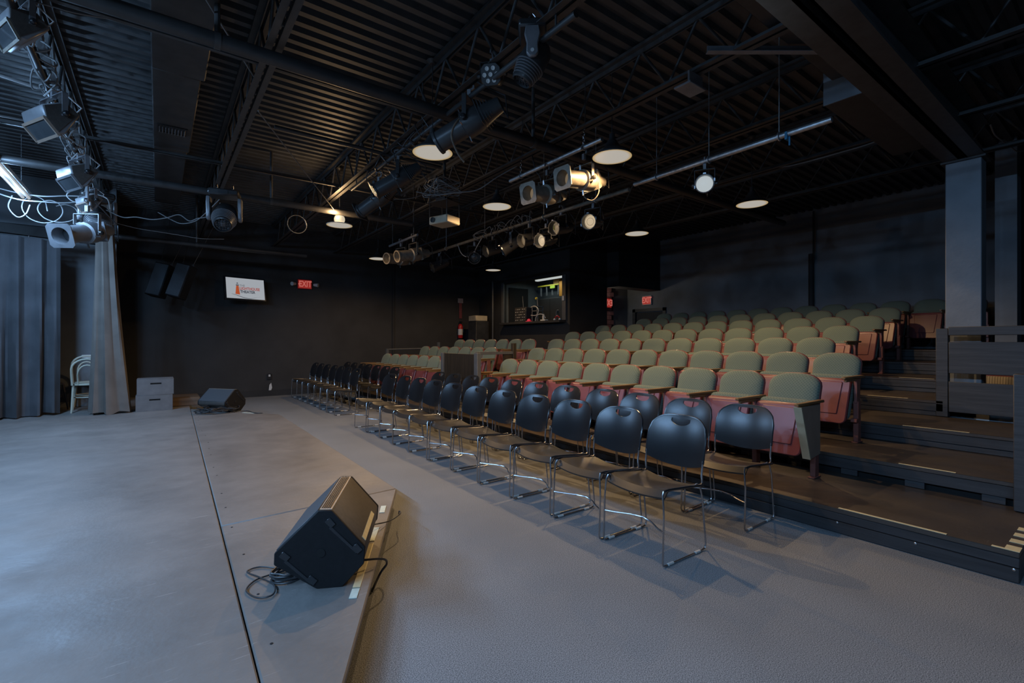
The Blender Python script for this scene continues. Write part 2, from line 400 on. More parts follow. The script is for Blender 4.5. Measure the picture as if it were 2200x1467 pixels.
# right wall behind the top row, with a doorway in it
w = B(); w.bb((XR, 1.30, 0), (XR + 0.15, 8.05, 4.6)); w.bb((XR, 8.05, 2.22), (XR + 0.15, 9.1, 4.6)); w.bb((XR, 9.1, 0), (XR + 0.15, 13.9, 4.6))
struct('wall_right', w, M['grey_wall'])
w = B(); w.bb((9.75, 1.18, 0), (12.1, 1.30, 4.6)); struct('wall_aisle', w, M['brown_wall'])
w = B(); w.bb((12.1, YF, 0), (12.25, 1.30, 4.6)); struct('wall_corridor', w, M['void'])
tr = struct('trim_1', B().bb((9.62, 1.10, 0.0), (9.98, 1.32, 4.3)), M['blue_grey'])
struct('baseboard_back', B().bb((-0.5, YB - 0.025, 0), (5.2, YB, 0.14)), M['dark_wall'])
struct('trim_2', B().bb((5.29, YB - 0.03, 0), (5.35, YB, 4.1)), M['dark_wall'])

# corrugated steel roof deck: ribs run along x
b = B(); prof = []; y = YF
while y < 14.0:
    prof += [(y, ZC + 0.05), (y + 0.062, ZC + 0.05), (y + 0.076, ZC), (y + 0.138, ZC)]; y += 0.152
vs = [(XL, p[0], p[1]) for p in prof] + [(16, p[0], p[1]) for p in prof]; n = len(prof)
b.add(vs, [(i, i + 1, n + i + 1, n + i) for i in range(n - 1)])
struct('ceiling', b, M['ceiling'])

# ---------------------------------------------------------------- control booth at the back (face at x = 8.2)
BX, BY0, BY1 = 8.2, 8.72, 12.75
w = B()
w.bb((BX, BY0, 0.0), (BX + 0.14, BY1, 1.795))                       # below the opening
w.bb((BX, BY0, 3.02), (BX + 0.14, BY1, 4.6))                       # above
w.bb((BX, BY0, 1.795), (BX + 0.14, BY0 + 0.02, 3.02)); w.bb((BX, 11.46, 1.795), (BX + 0.14, BY1, 3.02))
w.bb((BX, BY0 - 0.12, 0), (9.56, BY0, 4.6))                        # return wall
struct('wall_booth', w, M['dark_wall'])
struct('trim_3', B().bb((BX - 0.03, BY0 + 0.0, 1.865), (BX + 0.02, BY0 + 0.13, 3.0)), M['post_grey'])
struct('trim_4', B().bb((BX - 0.02, 11.40, 1.865), (BX + 0.02, 11.50, 3.05)), M['post_grey'])
w = B(); w.bb((9.56, BY0 + 0.001, 0), (9.64, 11.56, 3.5)); w.bb((BX + 0.14, 11.46, 0), (9.56, 11.56, 3.5))
struct('wall_booth_inner', w, M['booth'])
struct('ceiling_booth', B().bb((BX + 0.14, BY0, 3.22), (9.56, 11.46, 3.3)), mat('booth_white_ceiling', (0.5, 0.48, 0.46), 0.8))
struct('floor_booth', B().bb((BX + 0.14, BY0, 0.9), (9.56, 11.46, 1.0)), M['dark_wall'])
struct('window_1', B().bb((8.42, 11.42, 1.75), (9.13, 11.458, 2.93)), M['void'])
tag(put('counter', B().bb((BX - 0.20, BY0 + 0.04, 1.80), (BX + 0.55, 11.38, 1.86)), M['dark_wall'], bevel=0.006), 'black worktop along the control booth opening', 'counter')
# bulkhead over the hall opening, and the hall beyond
struct('ceiling_bulkhead', B().bb((9.56, 8.2, 2.75), (XR, BY0 - 0.12, 4.6)), M['dark_wall'])
struct('wall_hall', B().bb((9.66, 9.36, 0), (XR, 9.46, 3.4)), M['grey_wall'])
br = struct('wall_pilaster', B().bb((10.2, 9.325, 0.9), (10.63, 9.355, 2.95)), M['dark_wall'])
for r in range(14):
    for c in range(2):
        x0 = 10.21 + c * 0.215 - (0.10 if r % 2 else 0); x1 = min(10.625, x0 + 0.205); x0 = max(10.205, x0)
        put('brick', B().bb((x0, 9.30, 1.0 + r * 0.135), (x1, 9.33, 1.125 + r * 0.135)), M['brick'], br, bevel=0.005)
# door leaf and casing in the right wall
d = struct('door_1', B().bb((XR + 0.02, 8.12, 0.9), (XR + 0.07, 9.03, 2.16)), M['dark_wall'])
put('door_frame', B().bb((XR - 0.03, 8.0, 0.9), (XR + 0.02, 8.1, 2.27)).bb((XR - 0.03, 9.05, 0.9), (XR + 0.02, 9.15, 2.27)).bb((XR - 0.03, 8.0, 2.18), (XR + 0.02, 9.15, 2.27)), M['rail'], d)

# ---------------------------------------------------------------- roof joists (run along y), each with chords and web rods
ZB, ZT = 3.62, 4.11
def joist(x, label, y0=-3.4, y1=12.7, rods=True):
    t = thing('roof_joist', label, 'joist', (x, 0, 0), group='open web roof joists')
    for s in (-1, 1):
        put('bottom_chord', B().bb((s * 0.012, y0, ZB), (s * 0.062, y1, ZB + 0.008)).bb((s * 0.012, y0, ZB), (s * 0.019, y1, ZB + 0.05)), M['steel'], t)
    put('top_chord', B().bb((-0.065, y0, ZT - 0.008), (0.065, y1, ZT + 0.02)).bb((-0.02, y0, ZT - 0.05), (-0.012, y1, ZT)).bb((0.012, y0, ZT - 0.05), (0.02, y1, ZT)), M['steel'], t)
    if rods:
        me = mesh_of('web_rod', B().tube([(0, 0, ZB + 0.02), (0, 0.30, ZT - 0.02)], 0.013, 8)); me.materials.append(M['steel'])
        me2 = mesh_of('web_rod', B().tube([(0, 0.30, ZT - 0.02), (0, 0.60, ZB + 0.02)], 0.013, 8)); me2.materials.append(M['steel'])
        y = 0.2
        while y < y1 - 0.6:
            for mm in (me, me2):
                o = bpy.data.objects.new('web_rod', mm); COL.objects.link(o); o.parent = t; o.location = (0, y, 0)
            y += 0.6
    return t
joist(-0.77, 'dark roof joist over the stage, hung with four flood lights and cables')
joist(0.73, 'dark roof joist between the air duct and the brightest pendant')
joist(2.25, 'dark roof joist carrying the big black moving head light')
joist(3.70, 'dark roof joist above the chained galvanised pipe')
joist(5.15, 'dark roof joist just behind the white lit spotlight')
joist(6.60, 'dark roof joist over the upper seating rows')
joist(8.05, 'dark roof joist closest to the control booth')

def pipe_x(y, z, x0, x1, r, label, m='pipe', brackets=()):
    t = thing('ceiling_pipe', label, 'pipe', (0, y, z))
    put('pipe_run', B().tube([(x0, 0, 0), (x1, 0, 0)], r, 12), M[m], t)
    for bx in brackets:
        put('hanger_rod', B().tube([(bx, 0, 0), (bx, 0, ZC - z)], 0.02, 8), M['steel'], t)
        put('pipe_collar', B().lathe([(bx - 0.02, r + 0.006), (bx + 0.02, r + 0.006)], 12), M['steel'], t)
    return t
pipe_x(4.1, 3.535, -6, 9.4, 0.055, 'thick dark pipe crossing under the joists nearest the camera', brackets=(0.35, 3.35))
pipe_x(7.8, 3.40, -6, 3.6, 0.05, 'dark pipe crossing above the hanging cables over the stage', brackets=(1.35,))
pipe_x(11.0, 3.19, -6, 2.6, 0.045, 'dark pipe above the curtains and the hanging loudspeakers', brackets=(0.6,))
pipe_x(5.6, 3.62, 1.0, 3.0, 0.022, 'thin dark conduit behind the warm pendant and black spotlights')
for yy, lab in ((4.55, 'thin steel bridging strip beside the thick near pipe'), (7.45, 'thin steel bridging strip above the far air vent')):
    t = tag(put('bridging_strip', B().bb((-5.9, yy, 3.70), (8.0, yy + 0.04, 3.705)).bb((-5.9, yy, 3.70), (8.0, yy + 0.005, 3.74)), M['steel']), lab, 'joist')

def pipe_y(x, z, y0, y1, r, label, m='galv', hang=()):
    t = thing('lighting_pipe', label, 'pipe', (x, 0, z))
    put('pipe_run', B().tube([(0, y0, 0), (0, y1, 0)], r, 12), M[m], t)
    for hy in hang: put('hanger_rod', B().tube([(0, hy, 0), (0, hy, ZC - z)], 0.008, 6), M['steel'], t)
    return t
# chained pipe
t = pipe_y(3.66, 3.40, 3.36, 4.95, 0.024, 'short galvanised pipe hung on chains above two tan-lit spotlights')
for cy in (3.62, 4.72):
    c = B(); z = 0.03; k = 0
    while z < 0.20:
        a = [(0.012 * math.cos(q * PI / 4) if k % 2 else 0, 0 if k % 2 else 0.012 * math.cos(q * PI / 4), z + 0.02 * math.sin(q * PI / 4)) for q in range(8)]
        c.tube([(p[0], p[1] + cy, p[2]) for p in a], 0.004, 5, closed=True); z += 0.03; k += 1
    put('chain', c, M['chrome'], t)
    put('hanger_rod', B().tube([(0.02, cy, 0.20), (0.02, cy, ZC - 3.40)], 0.005, 6), M['steel'], t)
    put('pipe_clamp', B().tube([(0.03 * math.cos(q * PI / 5), cy, 0.03 * math.sin(q * PI / 5)) for q in range(10)], 0.006, 6, closed=True), M['galv'], t)
t = pipe_y(4.62, 3.22, 1.62, 3.72, 0.026, 'long galvanised pipe leading to the beam above the cool white spotlight')
for cy in (2.05, 2.75, 3.4):
    put('pipe_clamp', B().tube([(0.034 * math.cos(q * PI / 5), cy, 0.034 * math.sin(q * PI / 5)) for q in range(10)], 0.008, 6, closed=True).tube([(0, cy, 0.03), (0, cy, 0.92)], 0.005, 6), M['galv'], t)
put('cloth_tie', B().box((0, 1.98, -0.02), (0.06, 0.02, 0.07)).box((0.0, 1.96, -0.07), (0.012, 0.012, 0.08)), mat('blue_cloth', (0.03, 0.17, 0.30), 0.8), t, label='blue cloth tie')
t = pipe_y(4.62, 3.18, 3.80, 9.6, 0.026, 'galvanised pipe carrying the row of small lit spotlights', m='tan_metal')
for cy in (4.35, 5.4, 7.0, 8.4):
    put('pipe_clamp', B().tube([(0.034 * math.cos(q * PI / 5), cy, 0.034 * math.sin(q * PI / 5)) for q in range(10)], 0.008, 6, closed=True).tube([(0, cy, 0.03), (0, cy, 0.96)], 0.005, 6), M['galv'], t)
pipe_y(3.66, 3.20, 7.7, 8.95, 0.022, 'short dark pipe holding two far tan-lit spotlights', m='grey_metal', hang=(7.85, 8.8))
pipe_y(2.25, 3.52, 2.3, 6.9, 0.024, 'black lighting pipe under the joist with the moving head', m='pipe', hang=(2.5, 4.6, 6.7))
pipe_y(-0.77, 3.52, 3.2, 10.2, 0.024, 'black lighting pipe under the joist over the stage', m='pipe', hang=(3.4, 6.6, 10.0))

# ---------------------------------------------------------------- air duct with two vents, and the duct by the beam
t = thing('air_duct', 'flat dark air duct running under the roof between two joists', 'duct', (0, 0, 3.80))
put('duct_section', B().bb((-0.05, 3.0, 0), (0.36, 5.4, 0.3)), M['duct'], t, bevel=0.01)
put('duct_section', B().bb((-0.05, 5.42, 0.012), (0.33, 7.6, 0.3)), M['duct'], t, bevel=0.01)
put('duct_section', B().bb((-0.05, 1.0, 0.0), (0.40, 2.98, 0.3)), M['duct'], t, bevel=0.01)
put('duct_section', B().bb((-0.05, 7.62, 0.02), (0.31, 10.6, 0.3)), M['duct'], t, bevel=0.01)
for (vy, vx0, vx1, vz) in ((3.55, 0.0, 0.32, 0.0), (6.75, 0.0, 0.27, 0.012)):
    v = put('vent', B().bb((vx0, vy, vz - 0.012), (vx1, vy + 0.02, vz)).bb((vx0, vy + 0.22, vz - 0.012), (vx1, vy + 0.24, vz)).bb((vx0 - 0.01, vy, vz - 0.012), (vx0, vy + 0.24, vz)).bb((vx1, vy, vz - 0.012), (vx1 + 0.01, vy + 0.24, vz)).bb((vx0, vy + 0.02, vz - 0.003), (vx1, vy + 0.22, vz - 0.001)), M['pipe'], t)
    for k in range(9):
        put('vent_fin', B().box((vx0 + (k + 0.5) * (vx1 - vx0) / 9, vy + 0.12, vz - 0.016), (0.006, 0.19, 0.024), Matrix.Rotation(0.5, 3, 'Y')), M['grey_metal'], v)
t = thing('steel_beam', 'heavy double steel beam resting on the tall grey column', 'beam', (0, 1.20, 3.30))
for s in (-1, 1):
    put('channel', B().bb((-2.5, s * 0.025, 0), (7.22, s * 0.165, 0.022)).bb((-2.5, s * 0.025, 0), (7.22, s * 0.04, 0.40)).bb((-2.5, s * 0.025, 0.38), (7.22, s * 0.165, 0.40)), M['steel'], t)
tag(put('air_duct', B().bb((0.5, 1.40, 3.68), (4.9, 1.72, 4.0)), M['duct'], bevel=0.01), 'long brown-black duct alongside the heavy steel beam', 'duct')
t = thing('air_duct', 'dark box duct beside the beam with a square end painted as if blue-lit', 'duct', (5.0, 1.46, 3.52))
put('duct_body', B().bb((0, 0, 0), (2.0, 0.36, 0.44)), M['duct'], t, bevel=0.01)
put('duct_end_lit_tone', B().bb((-0.012, 0.0, 0.0), (0, 0.36, 0.44)), M['blue_grey'], t)  # paler sheet on the dark duct: the blue light is put into its colour
p, q = Vector((3.50, 2.10, 3.62)), Vector((4.36, 1.46, 3.62))
tag(put('brace', B().beam(p, q, 0.05, 0.006).beam(p + Vector((0, 0, .025)), q + Vector((0, 0, .025)), 0.006, 0.05), M['grey_metal']), 'grey steel angle brace from the joist to the heavy beam', 'brace')
tag(put('joist_bracket', B().bb((3.58, 2.30, 3.50), (3.82, 2.46, 3.52)).bb((3.60, 2.32, 3.52), (3.80, 2.34, 3.62)), M['grey_metal'], bevel=0.004), 'square grey bracket plate under the joist near the brace', 'bracket')
# tall column
t = thing('column', 'tall square grey column at the end of the upper rows', 'column', (7.0, 1.205, 0.5))
put('shaft', B().bb((0, -0.145, 0.0), (0.24, 0.145, 2.78)), M['blue_grey'], t, bevel=0.006)
put('cap_plate', B().bb((-0.03, -0.18, 2.78), (0.27, 0.18, 2.80)), M['steel'], t)
tag(put('wall_pipe', B().tube([(XR - 0.06, 4.33, 1.2), (XR - 0.06, 4.33, 3.2)], 0.055, 10).tube([(XR - 0.08, 4.28, 3.0), (XR - 0.08, 4.28, 4.1)], 0.02, 8), M['dark_wall']), 'black vertical pipe on the wall behind the top row', 'pipe')

# ---------------------------------------------------------------- stage platform: two thick panels with a seam, wedge-cut front
ZS = 0.15
t = thing('stage_platform', 'low grey painted stage with angled edges and a long seam', 'stage', (0, 0, 0))
def slab(poly, m, name, z0=ZS - 0.03, z1=ZS, lab=None):
    return put(name, B().prism(poly, z0, z1, lambda u, v, k: (u, v, k)), m, t, bevel=0.006, label=lab)
SX = lambda y: 0.28 + (y - 1.9) * 0.021
slab([(-5.9, -3.0), (-1.88, -3.0), (0.245, 1.125), (SX(1.2), 1.2), (SX(10.4), 10.4), (SX(10.4), 12.7), (-5.9, 12.7)], M['stage'], 'deck_panel')
g = 0.006
put('base', B().prism([(-5.85, -2.9), (-1.95, -2.9), (0.15, 1.17), (1.41, 3.62), (1.45, 8.30), (0.40, 9.80), (0.30, 12.6), (-5.85, 12.6)], 0.004, ZS - 0.031, lambda u, v, k: (u, v, k)), M['void'], t)
slab([(SX(3.55) + g, 3.52), (1.52, 3.585), (1.565, 8.35), (SX(9.9) + g, 9.93)], M['stage'], 'deck_panel')
slab([(SX(1.2) + g, 1.19), (0.51, 1.65), (1.52, 3.575), (SX(3.55) + g, 3.51)], M['stage'], 'deck_panel')
for (a, bb_, k) in (((1.285, 3.25), (1.225, 3.13), 'tape_pale'), ((1.10, 2.90), (1.00, 2.72), 'tape_pale'), ((0.985, 2.69), (0.755, 2.25), 'tape'), ((0.75, 2.24), (0.71, 2.165), 'tape_pale'), ((1.26, 8.70), (1.12, 8.90), 'tape_pale')):
    put('tape_strip', B().beam((a[0], a[1], ZS + 0.002), (bb_[0], bb_[1], ZS + 0.002), 0.035, 0.003), M[k], t)
for k in range(16):
    put('screw', B().lathe([(0, 0.006), (0.001, 0.006)], 8, 'z'), M['void'], t, loc=(SX(2 + k * 0.45) + 0.06 + 0.03 * random.random(), 2 + k * 0.45 + random.random() * 0.2, ZS + 0.001))
tag(put('wooden_step', B().bb((0.16, 10.45, 0.155), (0.62, 11.2, 0.30)), M['brown_wood'], bevel=0.006), 'low brown wooden step against the black wall behind the crates', 'step')

# ---------------------------------------------------------------- stepped seating tiers
RISE = 0.17
def tier(i):
    x0 = 3.75 + (i - 1); x1 = x0 + 1.0 if i < 7 else XR - 0.035
    z = RISE * i; y0 = 0.42 if i <= 3 else 1.32
    y1 = 11.2 if i <= 4 else BY0 - 0.15
    if i == 4: y1 = 11.2
    t = thing('seating_tier', 'black painted wooden seating tier, %s step up from the carpet' % ORD[i], 'platform', (x0, 0, z))
    put('tread', B().bb((0, y0, -0.03), (x1 - x0 + 0.03, y1, 0)), M['tread'], t, bevel=0.003)
    if i == 1:
        put('riser_board', B().bb((0.0, y0, -0.085), (0.022, y1, -0.031)), M['riser'], t, bevel=0.003)
        put('riser_board', B().bb((-0.006, y0, -0.165), (0.018, y1, -0.088)), M['riser'], t, bevel=0.003)
        for k in range(9):
            put('screw', B().lathe([(-0.012, 0.002), (-0.010, 0.007), (-0.006, 0.009)], 8), M['screw'], t, loc=(0, y0 + 0.02 + k * 0.42, -0.095))
    else:
        put('riser_board', B().bb((0.0, y0, -0.115), (0.022, y1, -0.031)), M['riser'], t, bevel=0.003)
        if i == 2:
            for k in range(24):
                if y0 + k * 0.44 + 0.12 < y1:
                    put('riser_block', B().bb((0.01, y0 + k * 0.44 + 0.18, -0.165), (0.04, y0 + k * 0.44 + 0.30, -0.115)), M['riser'], t)
        else:
            put('riser_board', B().bb((0.008, y0, -0.168), (0.026, y1, -0.118)), M['riser'], t, bevel=0.003)
    put('end_board', B().bb((0.022, y0, -RISE + 0.003), (x1 - x0, y0 + 0.022, -0.031)), M['riser'], t)
    put('recess_shade_fill', B().bb((0.05, y0 + 0.03, -z + 0.004), (x1 - x0 - 0.02, y1 - 0.02, -0.035)) if i < 3 else B().bb((0.05, y0 + 0.03, -RISE), (x1 - x0 - 0.02, y1 - 0.02, -0.035)), M['void'], t)  # black block painted in for the shaded gaps behind the riser boards
    return t
TI = {i: tier(i) for i in range(1, 8)}
def tape(i, a, b_, m='tape', w=0.022):
    put('tape_strip', B().bb((0.006, a, 0.0005), (0.006 + w, b_, 0.003)), M[m], TI[i])
tape(1, 0.72, 1.28); tape(1, 0.42, 0.53); tape(2, 0.86, 1.20); tape(3, 0.95, 1.42); tape(4, 1.62, 2.0); tape(5, 1.60, 1.95)
for k in range(4):
    put('tape_strip', B().bb((0.03 + 0.14 * k, 0.42, 0.0005), (0.10 + 0.14 * k, 0.48, 0.003)), M['tape'], TI[1])
# ground behind the railing on the near side
struct('floor_side', B().bb((6.75, YF, 0.30), (12.1, 1.30, 0.36)), M['tread'])

# ---------------------------------------------------------------- railing: far post, near post and three boards
t = thing('railing', 'black painted board railing at the near end of the tiers', 'railing', (6.80, 0, 0.0))
put('post', B().bb((-0.05, 1.28, 0.515), (0.04, 1.38, 1.46)), M['rail'], t, bevel=0.004)
put('top_rail', B().bb((-0.10, -1.2, 1.385), (0.05, 1.27, 1.475)), M['rail'], t, bevel=0.004)
put('board', B().bb((-0.075, -1.2, 0.985), (-0.052, 1.27, 1.315)), M['rail'], t, bevel=0.003)
put('board', B().bb((-0.075, 0.2, 0.575), (-0.052, 1.27, 0.895)), M['rail'], t, bevel=0.003)
tag(put('newel_post', B().bb((4.635, 0.445, 0.175), (4.735, 0.548, 1.10)), M['rail'], bevel=0.004), 'short black wooden post standing on the lowest tier near its corner', 'post')
# behind the railing
t = thing('metal_cabinet', 'low pale metal cabinet behind the railing boards', 'cabinet', (7.0, 0.2, 0.362))
put('body', B().bb((0.0, 0.62, 0.06), (0.45, 1.12, 0.24)), M['metal_panel'], t, bevel=0.008)
put('front_frame', B().bb((-0.012, 0.62, 0.05), (0, 1.12, 0.07)).bb((-0.012, 0.62, 0.22), (0, 1.12, 0.24)).bb((-0.012, 0.62, 0.05), (0, 0.64, 0.24)), M['grey_metal'], t)
put('label_plate', B().bb((-0.016, 0.80, 0.12), (-0.001, 0.90, 0.2)), M['white'], t, label='white label plate')
put('foot', B().bb((0.02, 0.64, 0.0), (0.06, 0.68, 0.06)), M['grey_metal'], t); put('foot', B().bb((0.02, 1.06, 0.0), (0.06, 1.10, 0.06)), M['grey_metal'], t)

# ================================================================ chrome stacking chair (faces -x; origin on the floor under its near front foot, y to the far side)
CW = 0.465
def seat_surface():
    b = B(); nu, nv = 12, 10; top = []
    for i in range(nu + 1):
        u = -1 + 2 * i / nu
        for j in range(nv + 1):
            v = j / nv
            x = 0.015 + 0.40 * v
            hw = CW / 2 * (0.97 + 0.03 * math.sin(v * PI))
            z = 0.452 - 0.036 * v - 0.028 * (1 - u * u) * (0.35 + 0.65 * math.sin(min(1, v * 1.4) * PI / 2))
            if v < 0.16: z -= 0.05 * ((0.16 - v) / 0.16) ** 2; x += 0.012 * ((0.16 - v) / 0.16)
            x -= 0.028 * (1 - u * u) * (1 - v)
            top.append((x, hw * u + CW / 2, z))
    n = nv + 1; N = len(top)
    vs = top + [(p[0] + (0.004 if p[0] < 0.05 else 0), p[1], p[2] - 0.011) for p in top]
    fs = []
    for i in range(nu):
        for j in range(nv):
            a, c = i * n + j, (i + 1) * n + j
            fs += [(a, c, c + 1, a + 1), (N + a, N + a + 1, N + c + 1, N + c)]
    edge = [i * n for i in range(nu + 1)] + [nu * n + j for j in range(1, nv + 1)] + [i * n + nv for i in range(nu - 1, -1, -1)] + [j for j in range(nv - 1, 0, -1)]
    for k in range(len(edge)):
        a, c = edge[k], edge[(k + 1) % len(edge)]
        fs.append((a, N + a, N + c, c))
    return b.add(vs, fs)
def back_x(u, z):
    return 0.418 + 0.10 * (z - 0.47) + 0.48 * max(0, z - 0.50) ** 2 + 0.034 * (1 - u * u) - 0.012
def back_outline(u):
    """half-width parameter u in [-1, 1]: bottom and top z"""
    t = 0.812 - 0.085 * abs(u) ** 4.2; bt = 0.485 + 0.038 * abs(u) ** 2.2
    return bt, t
def back_surface():
    b = B(); nu, nl = 24, 7
    W2 = CW / 2 - 0.012; vs = []; fs = []
    def pt(u, z, off):
        return (back_x(u, z) + off, W2 * u * (1 - 0.02 * (0.8 - z)) + CW / 2, z)
    cols = []
    for side in (0, 0.009):
        for i in range(nu + 1):
            u = -1 + 2 * i / nu; bt, tp = back_outline(u); st = tp - 0.018
            s0 = st
            if abs(u) < 0.37: s0 = st - 0.048 * math.sqrt(max(0, 1 - (u / 0.37) ** 2)) - 0.0005
            row = [pt(u, bt + (s0 - bt) * k / nl, side) for k in range(nl + 1)] + [pt(u, st, side), pt(u, tp, side)]
            cols.append(row)
    n = nl + 3
    vs = [p for r in cols for p in r]; N = (nu + 1) * n
    for i in range(nu):
        for k in range(nl):
            a, c = i * n + k, (i + 1) * n + k
            fs += [(a, a + 1, c + 1, c), (N + a, N + c, N + c + 1, N + a + 1)]
        k = nl + 1; a, c = i * n + k, (i + 1) * n + k
        fs += [(a, a + 1, c + 1, c), (N + a, N + c, N + c + 1, N + a + 1)]
        fs += [(i * n, (i + 1) * n, N + (i + 1) * n, N + i * n)]
        a, c = i * n + nl + 2, (i + 1) * n + nl + 2; fs.append((a, N + a, N + c, c))
        um = abs(-1 + 2 * (i + 0.5) / nu)
        if um < 0.37:
            a, c = i * n + nl, (i + 1) * n + nl; fs.append((a, N + a, N + c, c))
            a, c = i * n + nl + 1, (i + 1) * n + nl + 1; fs.append((a, c, N + c, N + a))
        else:
            a, c = i * n + nl, (i + 1) * n + nl
            fs += [(a, a + 1, c + 1, c), (N + a, N + c, N + c + 1, N + a + 1)]
    for i in (0, nu):
        for k in range(n - 1):
            a = i * n + k; fs.append((a, a + 1, N + a + 1, N + a))
    bm = bmesh.new(); me = bpy.data.meshes.new('x'); me.from_pydata(vs, [], fs); bm.from_mesh(me)
    bmesh.ops.remove_doubles(bm, verts=bm.verts, dist=0.0008)
    o = B(); o.add([v.co for v in bm.verts], [[q.index for q in f.verts] for f in bm.faces]); bm.free(); bpy.data.meshes.remove(me)
    return o
def chair():
    t = thing('stacking_chair', 'x', 'chair')
    put('seat', seat_surface(), M['chair_seat'], t)
    put('backrest', back_surface(), M['chair_black'], t)
    for s in (0, 1):
        y = 0.0 if s == 0 else CW
        o = 0.014 if s == 0 else -0.014
        put('sled_leg', B().tube([(0.030, y + o, 0.440), (0.016, y + o * .7, 0.415), (0.012, y, 0.30), (0.002, y, 0.03), (0.008, y, 0.012), (0.03, y, 0.007), (0.395, y, 0.007), (0.424, y, 0.014), (0.434, y, 0.036), (0.428, y, 0.09), (0.398, y, 0.33), (0.386, y + o * .5, 0.40), (0.362, y + o, 0.426), (0.33, y + o, 0.423), (0.20, y + o, 0.428), (0.05, y + o, 0.436)], 0.0058, 7), M['chrome'], t)
        put('seat_rail', B().tube([(0.02, y + o * .2, 0.443), (0.06, y, 0.446), (0.25, y, 0.430), (0.41, y, 0.412)], 0.0075, 6), M['frame_black'], t)
        put('back_upright', B().tube([(0.35, y + o, 0.420), (0.40, y + o, 0.412), (0.418, y + o, 0.425), (back_x(1, 0.47) + .005, y + o, 0.47), (back_x(1, 0.56) + .005, y + o * .9, 0.56)], 0.0068, 7), M['chrome'], t)
        for gx in (0.075, 0.345):
            put('floor_glide', B().lathe([(gx - 0.024, 0.009), (gx + 0.024, 0.009)], 8), M['glide'], t, loc=(0, y, 0.009))
    rim = []
    for k in range(27):
        u = -1 + 2 * k / 26
        bt, tp = back_outline(u)
        if k in (0, 26):
            for z in ((0.54, 0.62, 0.69) if k == 0 else (0.69, 0.62, 0.54)):
                rim.append((back_x(1, z) + 0.005, CW / 2 + u * (CW / 2 - 0.010), z))
        else:
            rim.append((back_x(u, tp) + 0.005, CW / 2 + u * (CW / 2 - 0.010), tp))
    put('back_rim', B().tube(rim, 0.0072, 7), M['frame_black'], t)
    put('stretcher', B().tube([(0.008, 0.0, 0.205), (0.035, 0.06, 0.205), (0.09, 0.15, 0.205), (0.115, CW / 2, 0.205), (0.09, CW - 0.15, 0.205), (0.035, CW - 0.06, 0.205), (0.008, CW, 0.205)], 0.0048, 6), M['chrome'], t)
    return t
proto = chair(); used = False
def place_chair(x, y, rz, label, group):
    global used
    if not used:
        used = True; proto.location = (x, y, 0); proto.rotation_euler = (0, 0, rz); proto['label'] = label; proto['group'] = group; return proto
    return dup(proto, (x, y, 0), rz, label, group)
rowA_near = [1.69, 2.18, 2.70, 3.21, 3.73, 4.26, 4.78, 5.28, 5.78, 6.28, 6.78]
rowA_far = [8.63, 9.12, 9.615, 10.105, 10.595, 11.085, 11.575]
for rx, nm in ((2.35, 'front'), (3.25, 'back')):
    for k, y in enumerate(rowA_near):
        xx = rx + (0.012 * ((y - 1.7) if rx < 3 else 0))
        place_chair(xx + random.uniform(-.012, .012), y + (0.0 if rx < 3 else -0.02), R(random.uniform(-1.5, 1.5)),
                    'black stacking chair, %s from the near end of the %s row of the near block' % (ORD[k + 1], nm), 'stacking chairs of the near block')
    for k, y in enumerate(rowA_far):
        xx = rx + (0.16 if rx < 3 else 0.02)
        place_chair(xx + random.uniform(-.012, .012), y, R(random.uniform(-1.5, 1.5)),
                    'black stacking chair, %s from the near end of the %s row of the far block' % (ORD[k + 1], nm), 'stacking chairs of the far block')

# ================================================================ tip-up theatre seat (faces -x; origin on the tier between its two standards)
SP = 0.488
def rounded_panel(w0, w1, z0, z1, xf, th, rtop=0.13, nx=3, bulge=0.0, rbot=0.03):
    """panel in the y-z plane with rounded corners, thickness th behind xf(z); bulges forward"""
    out = []
    for (cy, cz, r, a0) in ((1, 1, rtop, 0), (-1, 1, rtop, 90), (-1, -1, rbot, 180), (1, -1, rbot, 270)):
        hw = (w1 if cz > 0 else w0) / 2
        for k in range(6):
            a = R(a0 + 18 * k)
            out.append((cy * (hw - r) + r * math.cos(a), (z1 - r if cz > 0 else z0 + r) + r * math.sin(a) * (0.62 if (cz > 0 and rtop > .1) else 1) + (0.38 * r if (cz > 0 and rtop > .1) else 0) * 0))
    zc = (z0 + z1) / 2
    b = B(); rings = []
    rings.append([(xf(p[1]) + th, p[0], p[1]) for p in out])
    rings.append([(xf(p[1]), p[0], p[1]) for p in out])
    if bulge:
        for q, f in ((0.45, 0.94), (0.8, 0.8), (1.0, 0.5)):
            rings.append([(xf(zc + (p[1] - zc) * f) - bulge * q, p[0] * f, zc + (p[1] - zc) * f) for p in out])
    return b.ring(rings)
